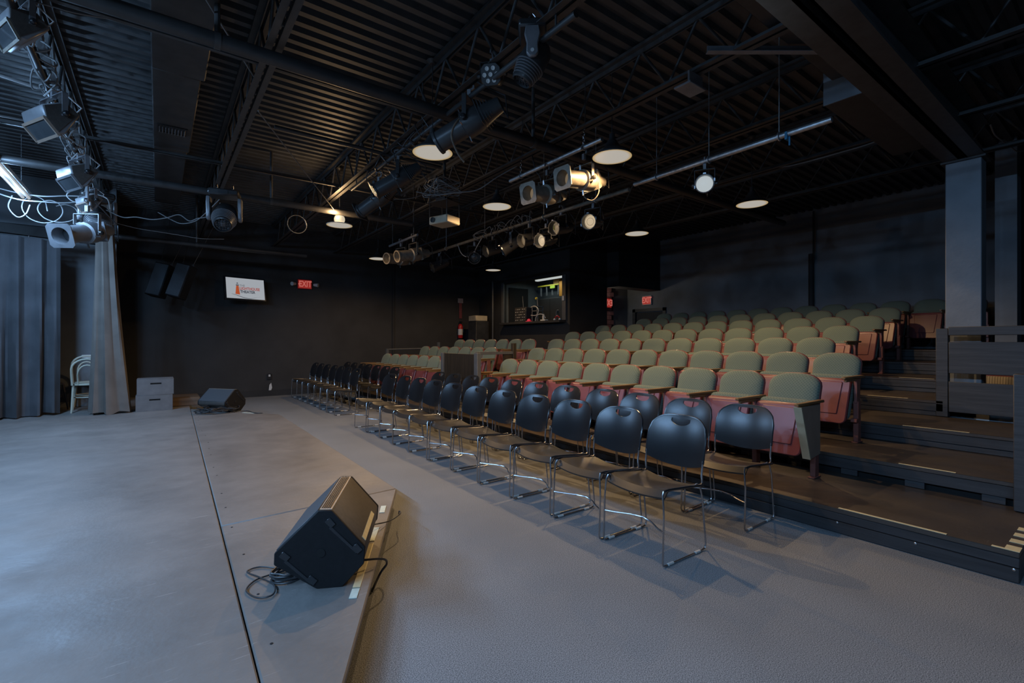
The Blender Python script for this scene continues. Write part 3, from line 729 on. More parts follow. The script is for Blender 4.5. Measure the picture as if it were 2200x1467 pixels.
def theatre_seat():
    t = thing('theatre_seat', 'x', 'seat')
    bx = lambda z: 0.075 + 0.30 * (z - 0.36)
    put('back_shell', rounded_panel(0.43, 0.438, 0.34, 0.930, lambda z: bx(z) + 0.018, 0.03, rtop=0.175), M['rose'], t, bevel=0.004)
    put('back_cushion', rounded_panel(0.41, 0.430, 0.36, 0.926, bx, 0.02, rtop=0.172, bulge=0.042), M['fabric'], t)
    # tipped-up seat: shell towards the stage, cushion behind it
    sx = lambda z: -0.175 + 0.26 * (z - 0.19)
    pan = put('seat_pan', rounded_panel(0.40, 0.43, 0.185, 0.615, sx, 0.05, rtop=0.045, rbot=0.05), M['rose'], t, bevel=0.008)
    put('pan_panel', rounded_panel(0.25, 0.30, 0.275, 0.585, lambda z: sx(z) - 0.010, 0.011, rtop=0.012, rbot=0.012), M['rose'], pan, bevel=0.006)
    put('seat_cushion', rounded_panel(0.40, 0.43, 0.21, 0.645, lambda z: sx(z) + 0.052, 0.085, rtop=0.05, rbot=0.05), M['fabric'], t, bevel=0.02)
    standard(t, -SP / 2)
    return t
def standard(t, y):
    put('standard', B().bb((-0.035, y - 0.022, 0.0), (0.035, y + 0.022, 0.40)).bb((-0.07, y - 0.027, 0.0), (0.07, y + 0.027, 0.012)).bb((-0.04, y - 0.014, 0.38), (0.045, y + 0.014, 0.62)).bb((-0.09, y - 0.027, 0.20), (-0.035, y + 0.027, 0.235)), M['rose_metal'], t, bevel=0.004)
    put('armrest', B().prism([(-0.345, 0.017), (0.14, 0.0265), (0.14, -0.0265), (-0.345, -0.017)], 0.625, 0.648, lambda u, v, k: (u, y + v, k - 0.0)).bb((-0.30, y - 0.013, 0.597), (-0.03, y + 0.013, 0.625)), M['arm_wood'], t, bevel=0.005)
ts = theatre_seat(); ts_used = False
ROWN = ['', 'lowest', 'second', 'third', 'fourth', 'fifth', 'sixth', 'top']
def place_seat(i, y, label, group):
    global ts_used
    loc = (4.46 + (i - 1), y, RISE * i)
    if not ts_used:
        ts_used = True; ts.location = loc; ts['label'] = label; ts['group'] = group; return ts
    return dup(ts, loc, 0, label, group)
counts = {1: 10, 2: 11, 3: 11, 4: 12, 5: 12, 6: 11, 7: 13}
start = {1: 1.695, 2: 1.70, 3: 2.28, 4: 2.34, 5: 2.33, 6: 2.38, 7: 1.52}
first_seat = {}; last_seat = {}
for i in range(1, 8):
    for k in range(counts[i]):
        o = place_seat(i, start[i] + SP * (k + 0.5), 'green tip-up seat, %s from the aisle in the %s row of the near block' % (ORD[k + 1], ROWN[i]), '%s row of near theatre seats' % ROWN[i])
        if k == 0: first_seat[i] = o
        last_seat[i] = o
for i, n in ((1, 7), (2, 7), (3, 7)):
    for k in range(n):
        o = place_seat(i, 7.72 + SP * (k + 0.5), 'green tip-up seat, %s from the plywood screen in the %s row of the far block' % (ORD[k + 1], ROWN[i]), '%s row of far theatre seats' % ROWN[i])
        o.location.x -= 0.28
        last_seat[(i, 'f')] = o
for o in last_seat.values(): standard(o, SP / 2)
# beige end panel on the aisle end of the lowest row
ep = first_seat[1]; y = -SP / 2
put('end_panel', B().prism([(-0.33, 0.62), (0.03, 0.62), (0.03, 0.20), (-0.16, 0.18)], y - 0.035, y - 0.023, lambda u, v, k: (u, k, v)), M['end_panel'], ep, bevel=0.003, label='flat beige end panel')
put('panel_edging', B().prism([(-0.345, 0.62), (-0.33, 0.62), (-0.16, 0.18), (-0.175, 0.18)], y - 0.038, y + 0.022, lambda u, v, k: (u, k, v)), M['panel_edge'], ep, label='pale edging of the end panel')

# low-back ribbed armchair behind the railing
t = thing('armchair', 'beige ribbed chair back showing through the railing gap', 'chair', (7.78, 1.06, 0.362))
put('backrest', rounded_panel(0.46, 0.48, 0.20, 0.60, lambda z: 0.05 + 0.15 * z, 0.05, rtop=0.14, bulge=0.02), M['beige'], t)
put('frame', rounded_panel(0.47, 0.49, 0.18, 0.61, lambda z: 0.075 + 0.15 * z, 0.05, rtop=0.14), M['rose'], t)
put('seat', B().bb((-0.30, -0.22, 0.10), (0.12, 0.22, 0.19)), M['beige'], t, bevel=0.02)
for sx_ in (-0.26, 0.08):
    for sy in (-0.19, 0.19): put('leg', B().tube([(sx_, sy, 0), (sx_, sy, 0.1)], 0.015, 8), M['frame_black'], t)

# plywood screen across the cross aisle
t = thing('plywood_screen', 'dark stained plywood screen with grey posts between the two seat blocks', 'screen', (3.97, -0.32, RISE))
put('panel', B().bb((0.0, 6.60, 0.0), (0.02, 7.60, 0.95)), M['ply'], t, bevel=0.003)
put('post', B().bb((-0.03, 6.50, 0.0), (0.04, 6.60, 0.97)), M['post_grey'], t, bevel=0.004)
put('post', B().bb((-0.03, 7.60, 0.0), (0.04, 7.68, 0.96)), M['post_grey'], t, bevel=0.004)
t = thing('plywood_screen', 'dark plywood side panel with a top rail running back from the near grey post', 'screen', (4.2, 6.60, RISE))
put('top_rail', B().bb((0, 0, 0.93), (0.80, 0.05, 0.98)), M['post_grey'], t, bevel=0.003)
put('panel', B().bb((0.55, 0.01, 0.175), (0.79, 0.04, 0.93)), M['ply'], t)
put('post', B().bb((0.74, -0.01, 0.175), (0.81, 0.06, 1.12)), M['ply'], t, bevel=0.003)
# rail at the back of the far block
t = thing('guard_rail', 'thin grey guard rail before the black back wall', 'railing', (0, 11.35, 0))
put('rail', B().tube([(4.6, 0, 1.12), (6.0, 0, 1.14)], 0.02, 8), M['post_grey'], t)
put('post', B().bb((5.98, -0.03, 0.51), (6.04, 0.03, 1.3)), M['post_grey'], t)
put('post', B().bb((4.55, -0.03, 0.0), (4.61, 0.03, 1.14)), M['post_grey'], t)

# ================================================================ stage monitors: eight-sided end profile swept along the cabinet
def monitor(label, p0, e2, tape_on):
    e1 = (e2[1], -e2[0]); L_ = 0.587
    t = thing('stage_monitor', label, 'loudspeaker', (p0[0], p0[1], ZS))
    prof = [(0.0, 0.0), (0.115, 0.0), (0.212, 0.105), (0.218, 0.185), (0.068, 0.365), (0.008, 0.367), (-0.184, 0.182), (-0.186, 0.128)]
    fn = lambda u, v, k: (e1[0] * u + e2[0] * k, e1[1] * u + e2[1] * k, v)
    put('cabinet', B().prism(prof, 0.012, L_ - 0.012, fn), M['speaker_tan'], t, bevel=0.006)
    sc = [(0.014 + (u - 0.014) * 1.02, 0.18 + (v - 0.18) * (1.02 if v > 0 else 1.0)) for u, v in prof]
    for a, b_ in ((0.0, 0.014), (L_ - 0.014, L_)): put('end_cheek', B().prism([(u, max(v, 0.0)) for u, v in sc], a, b_, fn), M['speaker'], t, bevel=0.004)
    # grille on the sloping front (towards -e1), vent lip on top
    def face(u0, v0, u1, v1, a, b_, off, inset=0.0):
        d = Vector((u1 - u0, v1 - v0)); l = d.length; d /= l; nrm = Vector((-d.y, d.x))
        if nrm.x * ((u0 + u1) / 2 - 0.015) + nrm.y * ((v0 + v1) / 2 - 0.18) < 0: nrm = -nrm
        q = [Vector((u0, v0)) + d * inset, Vector((u1, v1)) - d * inset]
        return [(q[0].x, q[0].y), (q[1].x, q[1].y), (q[1].x + nrm.x * off, q[1].y + nrm.y * off), (q[0].x + nrm.x * off, q[0].y + nrm.y * off)]
    put('grille', B().prism(face(0.008, 0.367, -0.184, 0.182, 0, 0, 0.006, 0.004), 0.02, L_ - 0.02, fn), M['grille'], t, bevel=0.002)
    v = put('vent_lip', B().prism(face(0.008, 0.367, 0.068, 0.365, 0, 0, 0.004, 0.002), 0.016, L_ - 0.016, fn), M['vent'], t)
    bb_ = B()
    for k in range(5):
        u = 0.016 + k * 0.009
        bb_.prism([(u, 0.370), (u + 0.004, 0.370), (u + 0.004, 0.3745), (u, 0.3745)], 0.03, L_ - 0.03, fn)
    put('vent_rib', bb_, M['speaker_tan'], v)
    # end cheek details: recessed pole cup, ribs and corner feet
    ed = B().prism([(-0.04 + 0.02 * math.cos(q * PI / 8) + 0.06, 0.17 + 0.02 * math.sin(q * PI / 8)) for q in range(16)], -0.004, 0.001, fn)
    put('pole_socket', ed, M['void'], t)
    for (u, v_, a) in ((0.062, 0.31, -50), (0.185, 0.18, -50), (-0.14, 0.165, -40), (-0.02, 0.045, -40)):
        c, s_ = math.cos(R(a)), math.sin(R(a))
        f = [(u + c * i - s_ * j, v_ + s_ * i + c * j) for i, j in ((-0.022, -0.016), (0.022, -0.016), (0.022, 0.016), (-0.022, 0.016))]
        put('corner_foot', B().prism(f, -0.006, 0.001, fn), M['frame_black'], t, bevel=0.002)
    for (u0, v0, u1, v1) in ((0.06, 0.29, 0.185, 0.16), (-0.14, 0.145, -0.02, 0.03)):
        d = Vector((u1 - u0, v1 - v0)).normalized(); nn = Vector((-d.y, d.x)) * 0.008
        put('end_rib', B().prism([(u0 + nn.x, v0 + nn.y), (u1 + nn.x, v1 + nn.y), (u1 - nn.x, v1 - nn.y), (u0 - nn.x, v0 - nn.y)], -0.005, 0.001, fn), M['frame_black'], t, bevel=0.002)
    if tape_on:
        put('tape_strip', B().prism(face(0.214, 0.190, 0.198, 0.209, 0, 0, 0.003, 0.0), 0.06, 0.42, fn), M['tape'], t, label='cream tape on the monitor back')
    return t
monitor('black wedge stage monitor standing at the near stage edge beside cream tape', (0.60, 2.35), (0.454, 0.891), True)
monitor('black wedge stage monitor on a heap of cables by the far stage corner', (1.02, 9.08), (-0.585, 0.811), False)

def cable(label, pts, r=0.006, m='cable', sub=6):
    """smooth cable through points (Catmull-Rom)"""
    P = [Vector(p) for p in pts]; P = [2 * P[0] - P[1]] + P + [2 * P[-1] - P[-2]]; out = []
    for i in range(1, len(P) - 2):
        for k in range(sub):
            s = k / sub
            out.append(0.5 * ((2 * P[i]) + (P[i + 1] - P[i - 1]) * s + (2 * P[i - 1] - 5 * P[i] + 4 * P[i + 1] - P[i + 2]) * s * s + (3 * P[i] - P[i - 1] - 3 * P[i + 1] + P[i + 2]) * s ** 3))
    out.append(P[-2])
    return tag(put('cable', B().tube(out, r, 6), M[m]), label, 'cable')
def coil(cx, cy, z, r, turns, squash=1.0, jit=0.02, wob=0.0):
    pts = []
    for k in range(turns * 10):
        a = 2 * PI * k / 10; rr = r + random.uniform(-jit, jit)
        pts.append((cx + rr * math.cos(a), cy + rr * squash * math.sin(a), z + 0.012 * (k // 10) * 0.6 + random.uniform(0, wob)))
    return pts
cable('black coiled cable tucked under the near stage monitor', coil(0.53, 2.55, ZS + 0.008, 0.085, 6, 0.8, 0.012), 0.005, 'cable')
cable('thin cable with two loose loops left of the near stage monitor', [(0.46, 2.62, .158), (0.38, 2.60, .158), (0.33, 2.52, .158), (0.36, 2.42, .158), (0.42, 2.40, .16), (0.44, 2.48, .165), (0.40, 2.60, .165), (0.36, 2.72, .158), (0.42, 2.74, .158), (0.50, 2.66, .158)], 0.004, 'cable')
cable('black cable drooping over the stage edge from the near monitor', [(0.78, 2.42, .20), (0.86, 2.40, .20), (0.955, 2.42, .17), (0.99, 2.46, .12), (0.97, 2.50, .06), (0.90, 2.44, .0065)], 0.006)
cable('thin cable running along the stage rim past the near monitor', [(1.06, 2.86, .19), (1.2, 2.94, .158), (1.31, 3.02, .158), (1.345, 3.12, .14), (1.36, 3.16, .1)], 0.004)
cable('tangled dark cables heaped under the far stage monitor', coil(0.78, 9.12, ZS + 0.012, 0.24, 9, 0.7, 0.10, 0.05), 0.007, 'cable')
cable('loose cable trailing right from the far stage monitor', [(0.95, 9.0, .162), (1.12, 9.05, .16), (1.2, 9.0, .16), (1.25, 8.72, .16), (1.3, 8.62, .16), (1.36, 8.6, .158)], 0.007, 'cable')

# ---------------------------------------------------------------- two grey crates, one on the other
def crate(label, x, y, z, w, d, h):
    t = thing('crate', label, 'crate', (x, y, z))
    b = B(); th = 0.015; hx0, hx1, hz0, hz1 = w * 0.36, w * 0.66, h * 0.66, h * 0.76
    b.bb((0, 0, 0), (w, th, hz0)).bb((0, 0, hz1), (w, th, h)).bb((0, 0, hz0), (hx0, th, hz1)).bb((hx1, 0, hz0), (w, th, hz1))
    b.bb((0, th, 0), (th, d, h)).bb((w - th, th, 0), (w, d, h)).bb((th, d - th, 0), (w - th, d, h)).bb((th, th, 0), (w - th, d - th, th))
    put('body', b, M['box_grey'], t)
    put('lid', B().bb((0.0, 0.0, h), (w, d, h + 0.008)), M['box_grey'], t, bevel=0.003)
    put('handle_slot', B().bb((hx0, th * 0.7, hz0), (hx1, th, hz1)), M['void'], t)
crate('grey painted wooden crate standing on the stage under another crate', -0.30, 10.03, ZS + 0.001, 0.50, 0.40, 0.262)
crate('grey painted wooden crate stacked on top of the other crate', -0.285, 10.035, ZS + 0.273, 0.50, 0.38, 0.262)

# ---------------------------------------------------------------- curtains
def curtain(name, label, x0, y0, x1, y1, z0, z1, folds, amp, m, ph=0.0):
    b = B(); nu, nv = folds * 8, 14
    d = Vector((x1 - x0, y1 - y0)); nrm = Vector((-d.y, d.x)).normalized()
    for side in (0, 0.012):
        for j in range(nv + 1):
            v = j / nv; z = z1 + (z0 - z1) * v
            for i in range(nu + 1):
                u = i / nu
                a = amp * (0.55 + 0.65 * v) * (math.sin(2 * PI * folds * u + ph + 0.9 * math.sin(5 * u + 2 * v)) + 0.45 * math.sin(2 * PI * folds * 1.7 * u + 2.2 * v + ph))
                p = Vector((x0, y0)) + d * u + nrm * (a + side)
                hem = 0.03 * math.sin(7 * u * PI + ph) if j == nv else 0
                b.v.append((p.x, p.y, z + max(0, hem)))
    n = nu + 1; N = n * (nv + 1)
    for j in range(nv):
        for i in range(nu):
            a = j * n + i; b.f += [(a, a + 1, a + n + 1, a + n), (N + a, N + a + n, N + a + n + 1, N + a + 1)]
    for j in range(nv):
        for i in (0, nu): a = j * n + i; b.f.append((a, a + n, N + a + n, N + a))
    for i in range(nu):
        for j in (0, nv): a = j * n + i; b.f.append((a, N + a, N + a + 1, a + 1))
    return tag(put(name, b, m), label, 'curtain')
curtain('stage_curtain', 'wide dark stage curtain with deep folds hanging at the rear of the stage', -3.2, 9.75, -1.26, 10.45, ZS + 0.015, 2.92, 9, 0.075, M['curtain_blue'])
# narrow bunched leg: a closed folded ring lofted upward
b = B(); rings = []
for j in range(15):
    v = j / 14; z = ZS + 0.02 + (3.55 - ZS) * v; row = []
    wx = 0.10 + 0.14 * (1 - v) ** 1.6; wy = 0.08 + 0.10 * (1 - v) ** 1.3; cx = -0.70 + 0.08 * (1 - v) ** 1.2 + 0.0
    for k in range(40):
        a = 2 * PI * k / 40
        f = 1 + 0.20 * math.sin(7 * a + 1.2 * v) + 0.10 * math.sin(11 * a + 2 + v * 2)
        row.append((cx + wx * f * math.cos(a), 10.12 + wy * f * math.sin(a), z + (0.02 * math.sin(5 * a) if j == 0 else 0)))
    rings.append(row)
tag(put('stage_curtain', B().ring(rings), M['curtain_brown']), 'narrow bunched brown-grey curtain leg hanging beside the grey crates', 'curtain')
t = thing('curtain_track', 'dark curtain track and header beam above the wide stage curtain', 'track', (0, 0, 0))
put('header', B().beam((-3.4, 9.72, 3.02), (-0.75, 10.62, 3.02), 0.10, 0.14), M['void'], t)
for k in range(7):
    u = k / 6; put('hook', B().tube([(-3.1 + 1.8 * u, 9.82 + 0.62 * u, 2.925), (-3.1 + 1.8 * u, 9.80 + 0.62 * u, 2.96)], 0.008, 6), M['chrome'], t)
struct('wall_stage_rear', B().bb((-5.9, 11.45, 0.155), (-0.62, 11.55, 4.3)), M['stage_wall'])
tag(put('wall_plate', B().bb((-1.10, 11.425, 1.02), (-0.97, 11.449, 1.08)), M['white'], bevel=0.004), 'small white plate on the blue-lit wall behind the bentwood chairs', 'plate')

# ---------------------------------------------------------------- bentwood chairs behind the curtain
def bentwood(label, x, y, rz, m, top=0.88):
    t = thing('bentwood_chair', label, 'chair', (x, y, ZS), rz, 'bentwood chairs behind the curtain')
    put('seat', B().lathe([(0.44, 0.19), (0.445, 0.205), (0.465, 0.205), (0.47, 0.195)], 24, 'z'), m, t)
    def hoop(w, h, r):
        pts = [(-w * 0.95, 0.17, 0.45), (-w * 1.0, 0.19, 0.45 + (h - .45) * .4)]
        for k in range(11):
            a = PI - PI * k / 10; pts.append((w * math.cos(a), 0.22 + 0.03 * math.sin(a), h - 0.16 + 0.16 * math.sin(a)))
        pts += [(w * 1.0, 0.19, 0.45 + (h - .45) * .4), (w * 0.95, 0.17, 0.45)]
        return B().tube(pts, r, 8)
    put('back_hoop', hoop(0.19, top, 0.016), m, t); put('inner_hoop', hoop(0.115, top - 0.10, 0.012), m, t)
    for sx_, sy, ex, ey in ((-0.15, -0.13, -0.19, -0.20), (0.15, -0.13, 0.19, -0.20), (-0.17, 0.14, -0.19, 0.22), (0.17, 0.14, 0.19, 0.22)):
        put('leg', B().tube([(sx_, sy, 0.44), ((sx_ + ex) / 2, (sy + ey) / 2, 0.22), (ex, ey, 0.0)], [0.017, 0.015, 0.012], 8), m, t)
    put('stretcher_ring', B().tube([(0.165 * math.cos(k * PI / 8), 0.165 * math.sin(k * PI / 8), 0.24) for k in range(16)], 0.009, 6, closed=True), m, t)
bentwood('cream bentwood chair closest to the narrow brown curtain', -0.96, 10.72, R(184), M['cream_wood'])
bentwood('cream bentwood chair behind the nearest bentwood chair', -1.00, 11.21, R(182), M['cream_wood'], 0.92)
bentwood('dark bentwood chair half hidden behind the wide curtain', -1.48, 11.0, R(165), M['dark_wood'])
tag(put('bucket', B().lathe([(ZS + .001, 0.10), (ZS + 0.30, 0.125), (ZS + 0.30, 0.115), (ZS + 0.04, 0.09)], 18, 'z'), M['black_metal'], loc=(-0.60, 10.50, 0)), 'small black bucket below the cream bentwood chair', 'bucket')

# ---------------------------------------------------------------- hanging loudspeakers
for (label, x, y, z, yaw, lean) in (('slim black loudspeaker hung on two wires before the back wall', 0.27, 11.4, 2.18, -35, 14), ('smaller black loudspeaker hanging behind the slim loudspeaker', -0.05, 11.9, 2.22, -30, 12)):
    t = thing('hanging_loudspeaker', label, 'loudspeaker', (x, y, z), R(yaw)); t.rotation_euler = (R(-10), R(lean), R(yaw))
    put('cabinet', B().bb((-0.14, -0.12, 0), (0.14, 0.12, 0.68)), M['speaker'], t, bevel=0.012)
    put('grille', B().bb((-0.125, -0.132, 0.02), (0.125, -0.119, 0.66)), M['grille'], t, bevel=0.004)
    for s in (-1, 1):
        put('wire', B().tube([(s * 0.10, 0, 0.68), (s * 0.10 + s * 0.16, 0.0, 2.02)], 0.004, 5), M['chrome'], t)
        put('shackle', B().tube([(s * 0.10 + 0.018 * math.cos(q * PI / 4), 0, 0.70 + 0.025 * math.sin(q * PI / 4)) for q in range(8)], 0.005, 5, closed=True), M['chrome'], t)

# ---------------------------------------------------------------- wall screen
t = thing('wall_screen', 'tilted wall television showing an orange lighthouse sign on white', 'television', (1.60, 12.30, 2.52)); t.rotation_euler = (R(-9), 0, R(14))
put('casing', B().bb((-0.44, 0.0, -0.27), (0.44, 0.06, 0.27)), M['frame_black'], t, bevel=0.008)
put('bracket', B().bb((-0.08, 0.06, -0.08), (0.08, 0.36, 0.08)), M['black_metal'], t)
scn = put('display', B().bb((-0.405, -0.006, -0.235), (0.405, -0.001, 0.235)), M['e_screen'], t, label='white display')
ly = -0.009
put('tower_picture', B().prism([(-0.225, -0.135), (-0.13, -0.145), (-0.150, 0.055), (-0.200, 0.055)], ly, ly + 0.003, lambda u, v, k: (u, k, v)), M['e_sorange'], scn)
put('tower_gallery', B().prism([(-0.205, 0.060), (-0.145, 0.060), (-0.145, 0.080), (-0.205, 0.080)], ly, ly + 0.003, lambda u, v, k: (u, k, v)).prism([(-0.20, 0.105), (-0.15, 0.105), (-0.175, 0.13)], ly, ly + 0.003, lambda u, v, k: (u, k, v)), M['e_snavy'], scn)
hill = [(-0.30 + 0.6 * k / 12, -0.135 - 0.085 * math.sin(min(1, k / 9.5) * PI / 2 * 1.3) ** 1.5 + (0.03 * max(0, k - 9) / 3)) for k in range(13)]
put('hill_line', B().prism(hill + [(p[0], p[1] - 0.010 * math.sin(PI * min(1, i / 12 + 0.1)) - 0.001) for i, p in reversed(list(enumerate(hill)))], ly, ly + 0.003, lambda u, v, k: (u, k, v)), M['e_snavy'], scn)
text_mesh('lettering', 'THE', 0.062, 0.001, M['e_sgrey'], scn, (-0.075, ly, 0.065), (R(90), 0, 0))
text_mesh('lettering', 'LIGHTHOUSE', 0.088, 0.001, M['e_sred'], scn, (0.085, ly, -0.002), (R(90), 0, 0), sx=0.82)
text_mesh('lettering', 'THEATER', 0.088, 0.001, M['e_snavy'], scn, (0.035, ly, -0.078), (R(90), 0, 0), sx=0.86)

# ---------------------------------------------------------------- exit signs
def exit_sign(label, loc, rz, w, h, arrow, mirrored=False, case='red'):
    t = thing('exit_sign', label, 'exit sign', loc, rz)
    put('housing', B().bb((-w / 2 - 0.02, 0.0, -h / 2 - 0.02), (w / 2 + 0.02, 0.05, h / 2 + 0.02)), M[case], t, bevel=0.004)
    put('face', B().bb((-w / 2, -0.004, -h / 2), (w / 2, 0.0, h / 2)), M['e_exit'], t)
    tx = text_mesh('lettering', 'EXIT', h * 1.02, 0.002, M['e_exit2'], t, (0.01, -0.008, 0), (R(90), 0, 0), sx=(-0.72 if mirrored else 0.72))
    if arrow:
        put('arrow', B().prism([(-w / 2 - 0.01, 0), (-w / 2 + 0.035, 0.04), (-w / 2 + 0.035, -0.04)], -0.009, -0.005, lambda u, v, k: (u, k, v)), M['e_exit2'], t)
        for s in (-1, 1):
            put('emergency_lamp', B().tube([(s * (w / 2 + 0.07), 0.02, 0), (s * (w / 2 + 0.16), -0.05, -0.01)], [0.035, 0.05], 12), M['white'], t, label='white emergency lamp head')
    return t
exit_sign('red exit sign with two emergency lamps on the black back wall', (2.96, YB - 0.055, 2.76), 0, 0.30, 0.20, True)
exit_sign('pale framed exit sign over the dark door beside the top row', (XR - 0.055, 8.62, 2.50), R(-90), 0.27, 0.22, False, case='white')
exit_sign('mirror image of an exit sign, built as a sign on pink hall brick', (10.30, 9.24, 2.42), 0, 0.30, 0.24, False, mirrored=True, case='red')  # a reflection modelled as a glowing sign with flipped letters

t = thing('hall_lamp', 'small round white wall lamp in the hall behind the booth corner', 'lamp', (9.85, 9.30, 2.50))
put('housing', B().lathe([(-0.04, 0.10), (0.0, 0.12), (0.055, 0.12)], 16, 'y'), M['white'], t)
ld = bpy.data.lights.new('hall_light', 'POINT'); ld.energy = 7; ld.color = (1.0, 0.9, 0.72); ld.shadow_soft_size = 0.05
lo = bpy.data.objects.new('hall_light', ld); COL.objects.link(lo); lo.parent = t; lo.location = (0, -0.16, 0.0)
# fire extinguisher with its tall sign, on the back wall
t = thing('fire_extinguisher', 'red fire extinguisher hung on the black wall under its sign', 'extinguisher', (7.45, YB - 0.10, 1.42))
put('cylinder', B().lathe([(0.0, 0.06), (0.02, 0.075), (0.36, 0.075), (0.42, 0.05), (0.44, 0.025)], 16, 'z'), M['red'], t)
put('valve', B().bb((-0.02, -0.03, 0.44), (0.02, 0.03, 0.52)).bb((-0.015, -0.12, 0.49), (0.015, 0.0, 0.51)), M['frame_black'], t)
put('label_plate', B().lathe([(0.10, 0.0765), (0.28, 0.0765)], 16, 'z', False, False), M['white'], t)
put('hose', B().tube([(0.03, 0, 0.46), (0.10, -0.02, 0.40), (0.10, -0.02, 0.18)], 0.012, 8), M['cable'], t)
t = thing('extinguisher_sign', 'tall narrow red and white sign above the fire extinguisher', 'sign', (7.50, YB - 0.02, 2.35))
put('plate', B().bb((-0.05, -0.005, -0.32), (0.05, 0.005, 0.26)), M['rose'], t); put('head', B().bb((-0.09, -0.008, 0.16), (0.09, 0.006, 0.30)), mat('pale_sign_print', (0.36, 0.30, 0.30), 0.6), t)
t = thing('wall_socket', 'torn white wall socket low on the black back wall', 'socket', (2.16, YB - 0.02, 0.30))
put('plate', B().bb((-0.05, -0.008, 0.10), (0.05, 0.0, 0.24)), M['frame_black'], t); put('outlet', B().bb((-0.02, -0.014, 0.17), (0.02, -0.006, 0.22)), M['white'], t)
put('patch', B().prism([(-0.02, -0.20), (0.02, -0.22), (0.06, -0.1), (0.04, 0.02), (0.0, -0.03)], -0.004, 0, lambda u, v, k: (u, k, v)), M['white'], t)
t = thing('picture_frame', 'slim black framed notice on the brown side wall', 'frame', (11.2, 1.175, 1.80))
put('frame', B().bb((-0.19, -0.02, -0.27), (0.19, 0, 0.30)), M['frame_black'], t, bevel=0.004); put('notice', B().bb((-0.15, -0.025, -0.23), (0.15, -0.019, 0.26)), mat('paper', (0.5, 0.5, 0.47), 0.8), t)

# ================================================================ pendants
PENDS = [((2.20, 4.28), 'warm dome pendant lowest over the front chairs beside the black spotlight'), ((2.36, 7.85), 'brightest warm pendant hanging nearest the television wall'), ((3.72, 3.28), 'wide warm pendant beside the chained galvanised pipe'),
         ((3.80, 5.45), 'warm pendant between the projector and the tan-lit spotlights'), ((6.54, 3.26), 'warm pendant over the upper rows nearest the grey column'), ((6.71, 5.35), 'warm pendant over the middle of the upper rows'),
         ((4.02, 10.5), 'warm pendant beside the two far tan-lit spotlights'), ((7.10, 10.36), 'pinkish pendant directly before the control booth')]
def pendant(loc, label, k):
    t = thing('pendant_lamp', label, 'lamp', (loc[0], loc[1], 3.20), 0, 'dome pendants')
    if k == 1:
        put('bulb', B().sphere((0, 0, 0.10), 0.085, 18, 12), M['e_bulb'], t, label='bare glowing bulb')
        put('shade', B().lathe([(0.0, 0.205), (0.012, 0.205), (0.018, 0.09), (0.016, 0.03), (0.004, 0.198)], 32, 'z', False, False), M['shade_in'], t)
    else: put('shade', B().lathe([(0.0, 0.205), (0.012, 0.205), (0.05, 0.16), (0.10, 0.085), (0.16, 0.05), (0.17, 0.048), (0.17, 0.03), (0.155, 0.035), (0.095, 0.075), (0.045, 0.15), (0.004, 0.198)], 32, 'z', False, False), M['black_metal'], t)
    put('shade_glow_disc', B().lathe([(0.004, 0.001), (0.004, 0.198)], 32, 'z', False, False), M['e_disc'], t, label='glowing underside of the shade')  # added emissive disc imitating the lamplit inside of the shade
    put('socket', B().lathe([(0.165, 0.032), (0.24, 0.028), (0.25, 0.01)], 14, 'z'), M['black_metal'], t)
    if k == 1:
        lp = bpy.data.lights.new('bulb_light', 'POINT'); lp.energy = 32; lp.color = WARM; lp.shadow_soft_size = 0.06
        lq = bpy.data.objects.new('bulb_light', lp); COL.objects.link(lq); lq.parent = t; lq.location = (-0.12, -0.12, 0.16)
    put('cord', B().tube([(0, 0, 0.24), (0, 0, ZC - 3.2 - 0.01)], 0.005, 6), M['cable'], t)
    put('canopy', B().lathe([(0.89, 0.03), (0.92, 0.06), (0.935, 0.06)], 14, 'z'), M['black_metal'], t)
    ld = bpy.data.lights.new('pendant_light', 'SPOT'); ld.energy = P_PEND * (1.4, 1.25, 1.3, 1.0, 1.0, 0.75, 0.7, 0.6)[k]; ld.color = WARM; ld.spot_size = R(165); ld.spot_blend = 0.5; ld.shadow_soft_size = 0.02
    lo = bpy.data.objects.new('pendant_light', ld); COL.objects.link(lo); lo.parent = t; lo.location = (0, 0, -0.03)
    return t
for k, (l, lab) in enumerate(PENDS): pendant(l, lab, k)

# fluorescent battens (the lights themselves stand at the top of the script)
for k, (tx, ty, tz) in enumerate(TUBES):
    t = thing('fluorescent_batten', ['glowing fluorescent batten over the stage beside hanging white cables', 'fluorescent batten over the middle of the stage', 'fluorescent batten over the near stage', 'fluorescent batten behind the viewer over the stage'][k], 'lamp', (tx, ty, tz))
    put('housing', B().bb((-0.06, -1.22, 0.0), (0.06, 1.22, 0.06)), M['white'], t, bevel=0.006)
    for s in (-1, 1): put('tube', B().tube([(s * 0.03, -1.18, -0.022), (s * 0.03, 1.18, -0.022)], 0.018, 10), M['e_tube'], t)
    for s_ in (-0.9, 0.9): put('hanger', B().tube([(0, s_, 0.06), (0, s_, ZC - tz)], 0.005, 5), M['chrome'], t)

